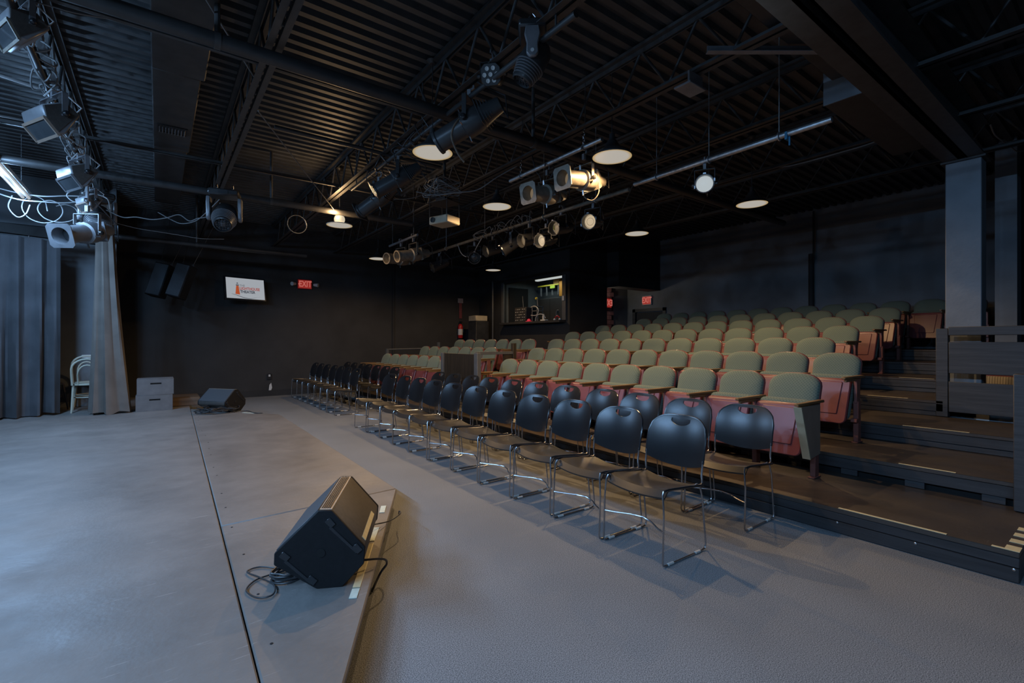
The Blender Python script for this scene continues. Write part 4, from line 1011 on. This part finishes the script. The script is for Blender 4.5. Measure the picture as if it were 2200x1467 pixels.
# ================================================================ stage lanterns (origin on the pipe they hang from; local +x is the aim)
def clamp_and_yoke(t, drop, half, m, zc):
    put('clamp', B().tube([(0.0, 0, -0.04), (-0.035, 0, -0.02), (-0.038, 0, 0.02), (0, 0, 0.042), (0.036, 0, 0.03), (0.036, 0, 0.005)], 0.010, 6).bb((-0.015, -0.015, -0.09), (0.015, 0.015, -0.03)), M['grey_metal'], t)
    put('yoke', B().bb((-0.018, -half - 0.006, zc - 0.02), (0.018, -half, -drop + 0.005)).bb((-0.018, half, zc - 0.02), (0.018, half + 0.006, -drop + 0.005)).bb((-0.018, -half - 0.006, -drop), (0.018, half + 0.006, -drop + 0.007)), m, t)
    for s in (-1, 1): put('tilt_knob', B().lathe([(0, 0.022), (s * 0.022, 0.022), (s * 0.03, 0.012)], 10, 'y'), M['frame_black'], t, loc=(0, s * (half + 0.006), zc))
def frame_plate(x, r, s):
    b = B(); n = 24; inner = []; outer = []
    for k in range(n):
        a = 2 * PI * (k + 0.5) / n; c, q = math.cos(a), math.sin(a); f = s / max(abs(c), abs(q))
        inner.append((c * r, q * r)); outer.append((c * f, q * f))
    for xx in (x, x + 0.008): b.v += [(xx, p[0], p[1]) for p in inner] + [(xx, p[0], p[1]) for p in outer]
    for k in range(n):
        j = (k + 1) % n
        b.f += [(k, j, n + j, n + k), (2 * n + k, 3 * n + k, 3 * n + j, 2 * n + j), (n + k, n + j, 3 * n + j, 3 * n + k), (k, 2 * n + k, 2 * n + j, j)]
    return b
def tilted(b, tilt, zc):
    T = Matrix.Translation((0, 0, zc)) @ Matrix.Rotation(tilt, 4, 'Y')
    b.v = [tuple(T @ Vector(p)) for p in b.v]; return b
def ellipsoidal(label, loc, pan, tilt, m, lens, framed=True, sc=1.0, group='profile spotlights', drop=0.12):
    t = thing('profile_spotlight', label, 'spotlight', loc, pan, group); t.scale = (sc, sc, sc)
    zc = -0.30
    clamp_and_yoke(t, drop, 0.115, m, zc)
    body = put('body', tilted(B().lathe([(-0.30, 0.03), (-0.29, 0.06), (-0.20, 0.075), (-0.12, 0.095), (-0.06, 0.108), (0.04, 0.108), (0.05, 0.085), (0.28, 0.085), (0.29, 0.095), (0.31, 0.095), (0.31, 0.078), (0.25, 0.076), (0.10, 0.074)], 24, cap1=False), tilt, zc), m, t)
    put('lens', tilted(B().lathe([(0.20, 0.0745), (0.215, 0.05), (0.22, 0.002)], 20), tilt, zc), lens, body, label='round front lens')
    fins = B()
    for k in range(5): fins.box((-0.20 + k * 0.022, 0, 0.0), (0.006, 0.20 - 0.018 * (4 - k), 0.20 - 0.018 * (4 - k)))
    put('cooling_fin', tilted(fins, tilt, zc), m, body)
    for a_, b_ in (((0.035, -0.14, 0.03), (0.042, -0.10, 0.045)), ((0.035, 0.10, -0.04), (0.042, 0.15, -0.025)), ((0.035, -0.01, 0.10), (0.042, 0.01, 0.15)), ((0.035, 0.0, -0.15), (0.042, 0.015, -0.10))):
        put('shutter_handle', tilted(B().bb(a_, b_), tilt, zc), M['chrome'], t)
    put('focus_slot', tilted(B().bb((0.09, -0.05, 0.082), (0.23, -0.015, 0.09)), tilt, zc), M['frame_black'], body)
    if framed: put('colour_frame', tilted(frame_plate(0.315, 0.078, 0.112), tilt, zc), m, t)
    put('power_tail', B().tube([tuple(Matrix.Rotation(tilt, 3, 'Y') @ Vector((-0.28, 0, 0.03)) + Vector((0, 0, zc))), (-0.34, 0.05, zc - 0.02), (-0.32, 0.06, zc + 0.15), (-0.12, 0.05, -0.03), (-0.06, 0.03, 0.02)], 0.006, 6), M['cable'], t)
    return t
def toward(dx, dy): return math.atan2(dy, dx)
ellipsoidal('long black spotlight with a cream rope tie above the lowest pendant', (2.25, 3.66, 3.62), toward(-0.75, 1.0), R(24), M['black_metal'], M['lens_dark'], framed=False, sc=1.12)
ellipsoidal('black spotlight with an orange-lit frame, upper of the far pair on the black pipe', (2.25, 5.25, 3.52), toward(-1.0, 0.5), R(32), M['black_metal'], M['lens_glass'], sc=1.0)
ellipsoidal('black spotlight nearest the brightest pendant, lower of the far pair', (2.25, 5.85, 3.44), toward(-0.7, 1.0), R(28), M['black_metal'], M['lens_dark'], sc=1.0)
ellipsoidal('tan-lit spotlight with square frame under the chained pipe, nearer one', (3.66, 3.62, 3.36), toward(-0.80, -0.05), R(8), M['tan_metal'], M['e_lens'], sc=1.05, drop=0.15)
ellipsoidal('tan-lit spotlight with square frame under the chained pipe, farther one', (3.66, 4.22, 3.36), toward(-0.80, -0.12), R(10), M['tan_metal'], M['e_lens'], sc=1.05, drop=0.15)
ellipsoidal('tan-lit spotlight on the short far pipe, nearer of two', (3.66, 7.86, 3.20), toward(-0.85, -0.10), R(12), M['tan_metal'], M['e_lens'], framed=False, sc=1.1)
ellipsoidal('tan-lit spotlight on the short far pipe, farther of two', (3.66, 8.4, 3.20), toward(-0.85, -0.25), R(6), M['tan_metal'], M['e_lens'], framed=False, sc=1.1)
pb = ellipsoidal('pale blue-lit spotlight with square frame high before the stage curtain', (-0.77, 8.6, 3.20), toward(-0.55, -0.85), R(18), M['grey_metal'], M['lens_dark'], sc=1.35)

put('drop_pole', B().tube([(0, 0, 0.02), (0, 0, 0.24)], 0.014, 8), M['grey_metal'], pb)

def par_can(label, loc, pan, tilt, lens, glow=0.0, sc=1.0, col=WARM):
    t = thing('par_lantern', label, 'spotlight', loc, pan, 'small spotlights on the rear pipe'); t.scale = (sc, sc, sc); zc = -0.26
    clamp_and_yoke(t, 0.10, 0.10, M['black_metal'], zc)
    can = put('can', tilted(B().lathe([(-0.20, 0.04), (-0.19, 0.065), (-0.10, 0.085), (0.12, 0.092), (0.14, 0.10), (0.155, 0.10), (0.155, 0.09), (0.10, 0.088), (0.06, 0.086)], 22, cap1=False), tilt, zc), M['black_metal'], t)
    put('lens', tilted(B().lathe([(0.07, 0.0865), (0.085, 0.06), (0.092, 0.002)], 20), tilt, zc), lens, can, label='round front lens')
    for q, rr in enumerate((0.045, 0.075) if lens is not M['e_cool'] else ()):
        put('lens_ring', tilted(B().tube([(0.098 - 0.012 * q, rr * math.cos(k * PI / 10), rr * math.sin(k * PI / 10)) for k in range(20)], 0.0016, 5, closed=True), tilt, zc), M['tan_metal'], can)
    for a_, b_ in (((0.15, 0.1, 0.03), (0.02, 0.012, 0.03)), ((0.15, -0.1, -0.03), (0.02, 0.012, 0.03)), ((0.15, 0.0, 0.105), (0.02, 0.03, 0.012))):
        put('rim_clip', tilted(B().box(a_, b_), tilt, zc), M['chrome'], t)
    put('power_tail', B().tube([(-0.18, 0, zc), (-0.26, 0.03, zc - 0.06), (-0.24, 0.05, zc + 0.12), (-0.05, 0.03, 0.03)], 0.006, 6), M['cable'], t)
    if glow:
        ld = bpy.data.lights.new('lantern_light', 'SPOT'); ld.energy = glow; ld.color = col; ld.spot_size = R(70); ld.spot_blend = 0.6; ld.shadow_soft_size = 0.01
        lo = bpy.data.objects.new('lantern_light', ld); COL.objects.link(lo); lo.parent = t
        lo.matrix_parent_inverse = Matrix.Identity(4)
        lo.location = (math.cos(tilt) * 0.17, 0, zc - math.sin(tilt) * 0.17); lo.rotation_euler = (0, R(-90) + tilt, 0)
    return t
par_can('small black spotlight on the far end of the rear pipe, amber lens', (4.62, 8.70, 3.16), toward(-1, 0.15), R(24), M['e_lens'], sc=1.05)
par_can('small black spotlight with yellow-edged dark lens on the rear pipe', (4.62, 7.35, 3.16), toward(-0.6, -1), R(22), M['lens_dark'], sc=1.1)
par_can('small spotlight with a bright ringed lens left of the yellow tag', (4.62, 6.75, 3.16), toward(-1, 0.02), R(18), M['e_lens'], sc=1.0)
par_can('small black spotlight turned half away between two lit spotlights', (4.62, 6.25, 3.14), toward(-0.8, 0.5), R(34), M['e_lens'], sc=1.0)
par_can('small spotlight with ringed amber lens beside the lit one', (4.62, 5.75, 3.18), toward(-1, 0.05), R(16), M['e_lens'], sc=1.05)
par_can('small lit spotlight with a yellow tag hanging under it', (4.62, 5.35, 3.10), toward(-1, -0.2), R(14), M['e_spot'], 6, sc=1.05)
par_can('small spotlight with pink-white ringed lens above the lit one', (4.62, 5.02, 3.22), toward(-1, -0.1), R(12), M['e_lens'], sc=1.05)
par_can('brightest small lit spotlight at the near end of the rear pipe', (4.62, 4.40, 3.18), toward(-1, -0.4), R(12), M['e_spot'], 9, sc=1.05)
par_can('cool white lit spotlight under the long galvanised pipe', (4.62, 2.80, 3.22), toward(-1, -0.60), R(12), M['e_cool'], 26, sc=0.95, col=(0.75, 0.9, 1.0))
t = tag(put('tag_strip', B().box((4.55, 5.28, 2.76), (0.02, 0.01, 0.09)), M['yellow']), 'yellow tag hanging below a small lit spotlight', 'tag')
t = tag(put('tag_strip', B().box((4.52, 5.06, 2.94), (0.02, 0.01, 0.06)), M['yellow']), 'yellow tag beside the pink-white ringed lens', 'tag')

def moving_head(label, loc, pan, tilt, sc, arm_m):
    t = thing('moving_head_light', label, 'spotlight', loc, pan); t.scale = (sc, sc, sc)
    put('clamp', B().tube([(0.0, -0.10, -0.04), (-0.035, -0.10, 0.0), (0, -0.10, 0.042), (0.036, -0.10, 0.0)], 0.010, 6).tube([(0.0, 0.10, -0.04), (-0.035, 0.10, 0.0), (0, 0.10, 0.042), (0.036, 0.10, 0.0)], 0.010, 6), M['chrome'], t)
    put('base', B().bb((-0.15, -0.19, -0.14), (0.15, 0.19, -0.05)), M['black_metal'], t, bevel=0.02)
    put('display_panel', B().bb((0.151, -0.06, -0.12), (0.156, 0.06, -0.07)), M['lens_dark'], t)
    for s in (-1, 1):
        put('yoke_arm', B().prism([(-0.07, -0.15), (0.07, -0.15), (0.085, -0.24), (0.06, -0.34), (0.065, -0.44), (0.03, -0.48), (-0.03, -0.48), (-0.065, -0.44), (-0.06, -0.34), (-0.085, -0.24)], s * 0.17, s * 0.22, lambda u, v, k: (u, k, v)), arm_m, t, bevel=0.01)
        put('pivot_badge', B().lathe([(s * 0.219, 0.02), (s * 0.224, 0.02)], 14, 'y'), M['white'], t, loc=(0, 0, -0.42))
    hd = put('head', tilted(B().lathe([(-0.22, 0.05), (-0.21, 0.10), (-0.14, 0.15), (0.05, 0.16), (0.16, 0.135), (0.24, 0.115), (0.25, 0.10), (0.20, 0.095)], 22, cap1=False), tilt, -0.42), M['black_metal'], t)
    rb = B()
    for k in range(6): rb.lathe([(0.06 + k * 0.028, 0.163 - k * 0.007), (0.07 + k * 0.028, 0.163 - k * 0.007)], 22)
    put('cooling_rib', tilted(rb, tilt, -0.42), M['grey_metal'], hd)
    put('lens', tilted(B().lathe([(0.19, 0.096), (0.22, 0.07), (0.235, 0.003)], 18), tilt, -0.42), M['lens_dark'], hd)
    cells = B()
    for i in range(-2, 3):
        for j in range(-2, 3):
            if i * i + j * j < 6: cells.lathe([(0.225, 0.001), (0.226, 0.015), (0.234, 0.012), (0.235, 0.001)], 8); cells.v[-32:] = [(p[0], p[1] + i * 0.035, p[2] + j * 0.035) for p in cells.v[-32:]]
    put('lens_cells', tilted(cells, tilt, -0.42), M['frame_black'], hd)
    return t
moving_head('big black moving head light hanging alone near the roof', (2.25, 2.76, 3.70), toward(-0.6, 0.5), R(60), 0.68, M['grey_metal'])
moving_head('grey moving head light under the joist before the television', (0.73, 7.55, 3.42), toward(-0.25, -1), R(40), 0.95, M['grey_metal'])
moving_head('blue-lit moving head light over the pale square-framed spotlight', (-0.72, 9.3, 3.56), toward(0.2, -1), R(48), 1.0, M['grey_metal'])

# seven-lens LED lantern
t = thing('led_par', 'square black LED lantern with seven round lenses', 'spotlight', (2.25, 3.30, 3.72), toward(-0.75, -0.66))
clamp_and_yoke(t, 0.06, 0.095, M['black_metal'], -0.16)
put('body', tilted(B().prism([(-0.05, -0.085), (0.05, -0.085), (0.085, -0.05), (0.085, 0.05), (0.05, 0.085), (-0.05, 0.085), (-0.085, 0.05), (-0.085, -0.05)], -0.10, 0.05, lambda u, v, k: (k, u, v)), R(25), -0.16), M['black_metal'], t, bevel=0.006)
for k in range(7):
    a = 2 * PI * k / 6; c, q = (0, 0) if k == 6 else (0.052 * math.cos(a), 0.052 * math.sin(a))
    le = B().lathe([(0.051, 0.017), (0.056, 0.017), (0.056, 0.011), (0.052, 0.010)], 14, cap1=True); le.v = [(p[0], p[1] + c, p[2] + q) for p in le.v]
    put('lens', tilted(le, R(25), -0.16), M['white'], t)

def flood(label, loc, pan, tilt, sc, edge):
    t = thing('flood_light', label, 'spotlight', loc, pan, 'flood lights over the stage'); t.scale = (sc, sc, sc)
    clamp_and_yoke(t, 0.08, 0.17, M['grey_metal'], -0.24)
    sh = put('housing', tilted(B().prism([(-0.10, -0.04), (-0.07, 0.07), (0.09, 0.10), (0.13, 0.02), (0.13, -0.10), (0.09, -0.12)], -0.16, 0.16, lambda u, v, k: (u, k, v)), tilt, -0.24), M['grey_metal'], t, bevel=0.008)
    put('face_frame', tilted(B().beam((0.135, -0.165, -0.11), (0.135, 0.165, -0.11), 0.012, 0.02).beam((0.135, -0.165, 0.02), (0.135, 0.165, 0.02), 0.012, 0.02).beam((0.135, -0.16, -0.11), (0.135, -0.16, 0.02), 0.012, 0.02).beam((0.135, 0.16, -0.11), (0.135, 0.16, 0.02), 0.012, 0.02), tilt, -0.24), M[edge], t)
    put('glass', tilted(B().bb((0.131, -0.15, -0.10), (0.134, 0.15, 0.015)), tilt, -0.24), M['lens_dark'], sh)
    put('side_plate', tilted(B().prism([(-0.08, -0.03), (-0.06, 0.06), (0.08, 0.09), (0.12, 0.02), (0.12, -0.09)], 0.161, 0.168, lambda u, v, k: (u, k, v)), tilt, -0.24), M['speaker_tan'], t)
    put('side_plate', tilted(B().prism([(-0.08, -0.03), (-0.06, 0.06), (0.08, 0.09), (0.12, 0.02), (0.12, -0.09)], -0.168, -0.161, lambda u, v, k: (u, k, v)), tilt, -0.24), M['speaker_tan'], t)
    put('power_tail', B().tube([(-0.1, 0.02, -0.2), (-0.16, 0.04, -0.1), (-0.05, 0.06, -0.04), (0.05, 0.10, -0.06), (0.08, 0.06, -0.12)], 0.007, 6), M['cable_white'], t)
flood('grey flood light with a brown end plate nearest the viewer over the stage', (-0.74, 4.62, 3.68), toward(-1, -0.45), R(28), 0.9, 'tan_metal')
flood('grey flood light with a pale rim, second along the stage joist', (-0.72, 5.62, 3.50), toward(-1, -0.55), R(40), 1.1, 'end_panel')
flood('grey flood light with a red-brown end, third along the stage joist', (-0.72, 7.25, 3.48), toward(-1, -0.5), R(38), 1.1, 'grey_metal')
flood('grey flood light with a white rim above the blue-lit moving head', (-0.76, 8.85, 3.50), toward(-1, -0.5), R(38), 0.9, 'end_panel')

# ceiling projector in its cage
t = thing('projector', 'beige projector hung from the roof in a dark cage of rods', 'projector', (3.24, 5.94, 2.96), toward(-1, -0.35))
put('body', B().bb((-0.14, -0.17, 0.0), (0.14, 0.17, 0.11)), M['proj'], t, bevel=0.012)
put('lens', B().lathe([(0.14, 0.035), (0.165, 0.038), (0.165, 0.028), (0.15, 0.026)], 14), M['lens_dark'], t, loc=(0, -0.08, 0.055))
for sx_ in (-0.13, 0.13):
    for sy in (-0.16, 0.16): put('rod', B().tube([(sx_, sy, 0.11), (sx_, sy, 0.62)], 0.007, 6), M['steel'], t)
put('cage_shelf', B().bb((-0.16, -0.19, 0.30), (0.16, 0.19, 0.31)), M['steel'], t); put('cage_shelf', B().bb((-0.17, -0.19, 0.55), (0.17, 0.19, 0.57)), M['steel'], t)
put('relay_box', B().bb((-0.08, -0.10, 0.31), (0.08, 0.08, 0.38)), M['black_metal'], t, bevel=0.005)
put('pole', B().tube([(0, 0, 0.57), (0, 0, 1.16)], 0.022, 8), M['steel'], t)

# ---------------------------------------------------------------- drooping cables of the rig
def tangle(p, q, n, r):
    p, q = Vector(p), Vector(q); out = []; a = 0.0
    for k in range(n):
        a += random.uniform(0.7, 2.9); u = min(1, max(0, k / (n - 1) + random.uniform(-0.06, 0.06))); v = p.lerp(q, u); rr = r * random.uniform(0.35, 1.25)
        out.append((v.x + rr * math.cos(a), v.y + random.uniform(-0.05, 0.05), v.z + rr * math.sin(a)))
    return out
def sag(p, q, s, n=5, jit=0.03):
    p, q = Vector(p), Vector(q); out = []
    for k in range(n + 1):
        u = k / n; v = p.lerp(q, u); v.z -= 4 * s * u * (1 - u)
        if 0 < k < n: v += Vector((random.uniform(-jit, jit), random.uniform(-jit, jit), random.uniform(-jit, jit)))
        out.append(tuple(v))
    return out
cable('long pale cable sagging from the far left to the stage joist', sag((-3.2, 5.6, 3.5), (-0.80, 7.0, 3.62), 0.16), 0.008, 'cable_grey')
cable('pale cable crossing above the fluorescent batten to the stage joist', sag((-3.0, 5.2, 3.75), (-0.80, 6.0, 3.60), 0.05), 0.012, 'cable_white')
cable('vertical pale cord dropping past the second flood light', [(-1.25, 4.9, 4.1), (-1.245, 4.9, 3.6), (-1.25, 4.92, 3.15), (-1.30, 4.96, 3.05), (-1.28, 5.0, 2.98), (-1.22, 5.05, 2.92)], 0.006, 'cable_white')
cable('bundle cable drooping from the batten towards the blue-lit moving head', sag((-2.0, 9.3, 3.5), (-0.85, 9.3, 3.38), 0.16), 0.009, 'cable_grey')
cable('second bundle cable above the white coil', sag((-2.0, 9.4, 3.46), (-0.85, 9.2, 3.42), 0.05), 0.008, 'cable_grey')
cable('white cable coiled in a big hanging loop beside the batten', [(-1.45 + 0.02 * k + 0.17 * math.cos(k * PI / 4), 9.5, 3.20 + (0.20 - 0.004 * k) * math.sin(k * PI / 4)) for k in range(20)], 0.007, 'cable_grey')
cable('white plug lead hanging in a u shape under the batten end', [(-1.62, 9.4, 3.34), (-1.66, 9.42, 3.18), (-1.58, 9.45, 3.06), (-1.50, 9.48, 3.12), (-1.46, 9.5, 3.26)], 0.008, 'cable_grey')
cable('grey cables looped along the third pipe between duct and moving head', sag((-0.6, 9.0, 3.22), (0.25, 8.6, 3.20), 0.10) + sag((0.30, 8.6, 3.18), (0.72, 8.0, 3.32), 0.14)[1:], 0.007, 'cable_grey')
cable('grey cable drooping deep from the air duct towards the moving head', sag((0.0, 8.9, 3.26), (0.70, 7.9, 3.34), 0.22), 0.006, 'cable_grey')
cable('thin grey cable running beside the third pipe', sag((-0.6, 9.5, 3.16), (0.9, 9.4, 3.06), 0.06), 0.005, 'cable_grey')
cable('thin pale line strung from the stage joist to the air duct', sag((-0.74, 4.6, 3.66), (-0.06, 4.7, 3.84), 0.04), 0.005, 'cable_grey')
cable('steel guy wire slanting down from the joist bracket towards the brightest pendant', [(0.73, 4.85, 3.42), (1.5, 6.3, 3.40), (2.2, 7.6, 3.38)], 0.006, 'cable_grey')
cable('steel guy wire slanting from the near pipe to the joist bracket', [(0.10, 3.6, 3.72), (0.70, 4.9, 3.75)], 0.008, 'cable_grey')
cable('dark coil of cable hung on the roof left of the brightest pendant', [(1.75 + 0.14 * math.cos(k * PI / 5), 8.0, 3.16 + 0.14 * math.sin(k * PI / 5)) for k in range(22)], 0.007, 'cable_grey')
cable('black cable drooping between the big moving head and the roof', sag((1.25, 1.9, 3.9), (2.5, 2.2, 3.9), 0.30), 0.010, 'cable')
cable('dark cable looping from the lower black spotlight to the projector', sag((2.25, 5.9, 3.30), (3.1, 5.8, 3.55), 0.22), 0.007, 'cable_grey')
cable('dark cable drooping between the pendant and the chained pipe', sag((2.6, 5.5, 3.2), (3.66, 4.8, 3.55), 0.16), 0.007, 'cable_grey')
cable('pale cable hanging in a loop from the rear pipe beside the pendant', sag((4.60, 7.9, 3.16), (4.62, 7.1, 3.16), 0.28), 0.007, 'cable_white')
cable('curled pale cable under the tan-lit spotlight on the chained pipe', [(3.80, 3.60, 3.10), (3.82, 3.55, 2.95), (3.80, 3.62, 2.86), (3.76, 3.72, 2.92), (3.74, 3.72, 3.05)], 0.006, 'tan_metal')
cable('black lead looping under the chained pipe at its far end', sag((3.70, 4.55, 3.62), (3.70, 4.15, 3.30), 0.22), 0.009, 'cable')
cable('grey cable strung in the dark roof corner past the heavy beam', sag((7.4, 1.05, 3.72), (9.4, 1.0, 3.9), 0.10), 0.008, 'cable_white')
cable('pale cord knotted along the roof joist over the upper rows', sag((6.6, 3.1, 3.66), (6.6, 1.6, 3.66), 0.05), 0.008, 'cable_grey')
cable('cream rope tied around the long black spotlight', [(2.26, 3.58, 3.40), (2.13, 3.66, 3.28), (2.10, 3.72, 3.16), (2.16, 3.72, 3.02), (2.22, 3.70, 2.94)], 0.009, 'brown_wood')
cable('white lead looped over the blue-lit moving head', [(-0.9, 9.0, 3.5), (-1.02, 9.0, 3.36), (-0.92, 9.02, 3.28), (-0.78, 9.02, 3.42), (-0.6, 9.05, 3.40), (-0.56, 9.05, 3.25)], 0.008, 'cable_white')
cable('bunched grey cables wrapped round the stage joist by the second flood light', tangle((-0.77, 4.8, 3.58), (-0.77, 6.2, 3.52), 34, 0.09), 0.007, 'cable_grey')
cable('bunched pale cables wrapped round the stage joist by the third flood light', tangle((-0.77, 6.3, 3.54), (-0.77, 9.3, 3.50), 56, 0.11), 0.007, 'cable_grey')
cable('messy black cables knotted on the rear lighting pipe', tangle((4.62, 5.7, 3.24), (4.62, 7.3, 3.22), 50, 0.09), 0.006, 'cable_grey')
cable('knotted dark cables along the black pipe before the far pair of spotlights', tangle((2.25, 4.4, 3.56), (2.25, 6.2, 3.52), 52, 0.10), 0.006, 'cable')
cable('tangle of dark cables around the projector cage', [(3.15 + 0.22 * math.cos(k * 2.1), 5.9 + 0.22 * math.sin(k * 1.3), 3.45 + 0.10 * math.sin(k * 1.7)) for k in range(44)], 0.006, 'cable_grey')

cable('thin dark cord with a small hook hanging from the bare roof deck', [(1.42, 2.55, 4.12), (1.43, 2.56, 3.95), (1.42, 2.55, 3.80), (1.40, 2.58, 3.72), (1.46, 2.60, 3.70), (1.50, 2.62, 3.64)], 0.006, 'cable_grey')
for (a, q, lab) in (((2.36, 5.37), (2.62, 5.17), 'upper of two flat brownish metal flaps behind the lowest pendant'), ((2.36, 5.64), (2.62, 5.44), 'lower of two flat brownish metal flaps behind the lowest pendant')):
    tag(put('metal_flap', B().beam((a[0], a[1], 3.55), (q[0], q[1], 3.545), 0.075, 0.008), M['tan_metal']), lab, 'flap')

# ================================================================ inside and beside the control booth
t = thing('fluorescent_batten', 'white fluorescent batten on the booth ceiling', 'lamp', (9.05, 10.2, 3.12))
put('housing', B().bb((-0.07, -0.75, 0.03), (0.07, 0.75, 0.10)), M['white'], t); put('tube', B().bb((-0.06, -0.72, -0.01), (0.06, 0.72, 0.03)), M['e_booth'], t, bevel=0.01)
ld = bpy.data.lights.new('booth_light', 'AREA'); ld.shape = 'RECTANGLE'; ld.size = 0.1; ld.size_y = 1.4; ld.energy = 5; ld.color = (0.8, 1.0, 0.97)
lo = bpy.data.objects.new('booth_light', ld); COL.objects.link(lo); lo.parent = t; lo.location = (0, 0, -0.03)
t = thing('equipment_rack', 'black equipment rack full of pale knobs on the booth worktop', 'rack', (8.32, 10.55, 1.862))
put('case', B().bb((-0.12, -0.20, 0), (0.25, 0.32, 0.42)), M['black_metal'], t, bevel=0.006)
for r in range(5):
    for c in range(6):
        put('knob', B().lathe([(-0.018, 0.011), (0.0, 0.012)], 8), M['white'] if (r + c) % 3 else M['grey_metal'], t, loc=(-0.12, -0.14 + c * 0.08, 0.06 + r * 0.075))
t = thing('patch_frame', 'open metal patch frame with white cables beside the rack', 'rack', (8.40, 10.10, 1.862))
for a in ((0, 0), (0, 0.22), (0.2, 0), (0.2, 0.22)): put('upright', B().bb((a[0], a[1], 0), (a[0] + 0.02, a[1] + 0.02, 0.44)), M['grey_metal'], t)
put('shelf', B().bb((0, 0, 0.30), (0.22, 0.24, 0.32)).bb((0, 0, 0.42), (0.22, 0.24, 0.44)), M['grey_metal'], t)
cable('white cable looping over the patch frame in the booth', [(8.36, 10.32, 2.28), (8.34, 10.15, 2.30), (8.34, 10.0, 2.22), (8.33, 9.98, 2.10), (8.34, 10.1, 2.04), (8.34, 10.3, 2.05)], 0.012, 'cable_white')
cable('white cable arching from patch frame to the worktop in the booth', [(8.30, 10.06, 1.87), (8.30, 10.02, 2.0), (8.30, 9.90, 2.06), (8.32, 9.75, 2.04), (8.34, 9.68, 1.95)], 0.012, 'cable_white')
tag(put('indicator_lamp', B().sphere((8.22, 10.25, 1.90), 0.05).box((8.22, 10.25, 1.875), (0.1, 0.16, 0.02)), M['e_redglow']), 'glowing red indicator on the booth worktop', 'lamp')
tag(put('antenna', B().tube([(8.40, 10.72, 2.29), (8.40, 10.76, 2.62)], 0.006, 6), M['cable_grey']), 'thin upright antenna on the equipment rack', 'antenna')
t = thing('work_lamp', 'small yellow-topped lamp standing above the patch frame', 'lamp', (8.50, 10.2, 2.305))
put('stem', B().tube([(0, 0, 0), (0, 0.02, 0.22)], 0.012, 6), M['grey_metal'], t); put('head', B().sphere((0, 0.06, 0.22), 0.04), M['yellow'], t)
t = thing('storage_shelf', 'yellow-edged shelf on the booth side wall', 'shelf', (9.30, 10.2, 2.97))
put('board', B().bb((0, 0, 0), (0.258, 0.95, 0.03)), M['grey_metal'], t); put('yellow_edge', B().bb((-0.012, 0, -0.004), (0, 0.95, 0.034)), M['yellow'], t)
for k in range(4): put('bracket', B().bb((0.02, 0.05 + k * 0.26, -0.28), (0.06, 0.08 + k * 0.26, 0)), M['grey_metal'], t)
tag(put('box', B().bb((9.28, 9.93, 2.62), (9.55, 10.18, 3.06)), M['orange'], bevel=0.01), 'tall orange box at the end of the booth shelf', 'box')
tag(put('box', B().bb((9.34, 10.25, 3.002), (9.55, 10.5, 3.14)), mat('ochre_carton', (0.36, 0.2, 0.05), 0.7), bevel=0.01), 'brown carton standing on the booth shelf', 'box')
tag(put('tag_strip', B().bb((9.27, 10.36, 2.88), (9.285, 10.56, 2.96)), mat('lime_plastic', (0.42, 0.55, 0.05), 0.5)), 'lime green tag hanging under the booth shelf', 'tag')
t = thing('cabinet', 'tall dark cabinet under the booth shelf', 'cabinet', (9.25, 9.93, 1.002))
put('body', B().bb((0, 0, 0), (0.30, 1.2, 1.6)), M['black_wall'], t, bevel=0.01)
put('door', B().bb((-0.012, 0.02, 0.05), (0, 0.59, 1.57)), M['dark_wall'], t); put('door', B().bb((-0.012, 0.61, 0.05), (0, 1.18, 1.57)), M['dark_wall'], t)
tag(put('switch_plate', B().bb((BX - 0.045, BY0 + 0.04, 2.35), (BX - 0.031, BY0 + 0.12, 2.47)), M['white'], bevel=0.003), 'white switch plate on the right post of the booth opening', 'switch')
t = thing('telephone', 'white telephone and charger on the booth worktop', 'telephone', (8.35, 9.75, 1.862))
put('base', B().bb((-0.06, -0.1, 0), (0.06, 0.1, 0.05)), M['white'], t, bevel=0.008); put('handset', B().bb((-0.02, 0.0, 0.05), (0.02, 0.06, 0.20)), M['white'], t, bevel=0.008)
t = thing('desk_clutter', 'red and white headset lying at the near end of the booth worktop', 'headset', (8.30, 8.95, 1.862))
put('band', B().tube([(0, 0.22 + 0.10 * math.cos(k * PI / 8), 0.02 + 0.10 * math.sin(k * PI / 8)) for k in range(9)], 0.014, 6), M['red'], t); put('ear_cup', B().sphere((0, 0.12, 0.03), 0.035), M['white'], t); put('ear_cup', B().sphere((0, 0.32, 0.03), 0.035), M['white'], t)
t = thing('desk_lamp', 'thin gooseneck lamp at the near end of the booth worktop', 'lamp', (8.38, 9.30, 1.862))
put('neck', B().tube([(0, 0, 0), (0, 0, 0.22), (0, -0.03, 0.28), (0, -0.09, 0.28)], 0.009, 6), M['grey_metal'], t); put('base', B().lathe([(0, 0.05), (0.015, 0.045)], 14, 'z'), M['grey_metal'], t)
tag(put('booth_pole', B().tube([(7.95, 11.62, 0.005), (7.95, 11.62, 3.1)], 0.022, 8), M['post_grey']), 'thin grey pole standing at the far edge of the control booth', 'pole')
t = thing('amplifier_stand', 'black stand with a beige tape deck beside the booth pole', 'stand', (7.7, 11.95, 0.0))
put('body', B().bb((-0.25, -0.2, 0.0), (0.2, 0.24, 1.92)), M['black_metal'], t, bevel=0.01); put('tape_deck', B().bb((-0.26, -0.2, 1.925), (0.15, 0.2, 2.08)), M['proj'], t, bevel=0.01)
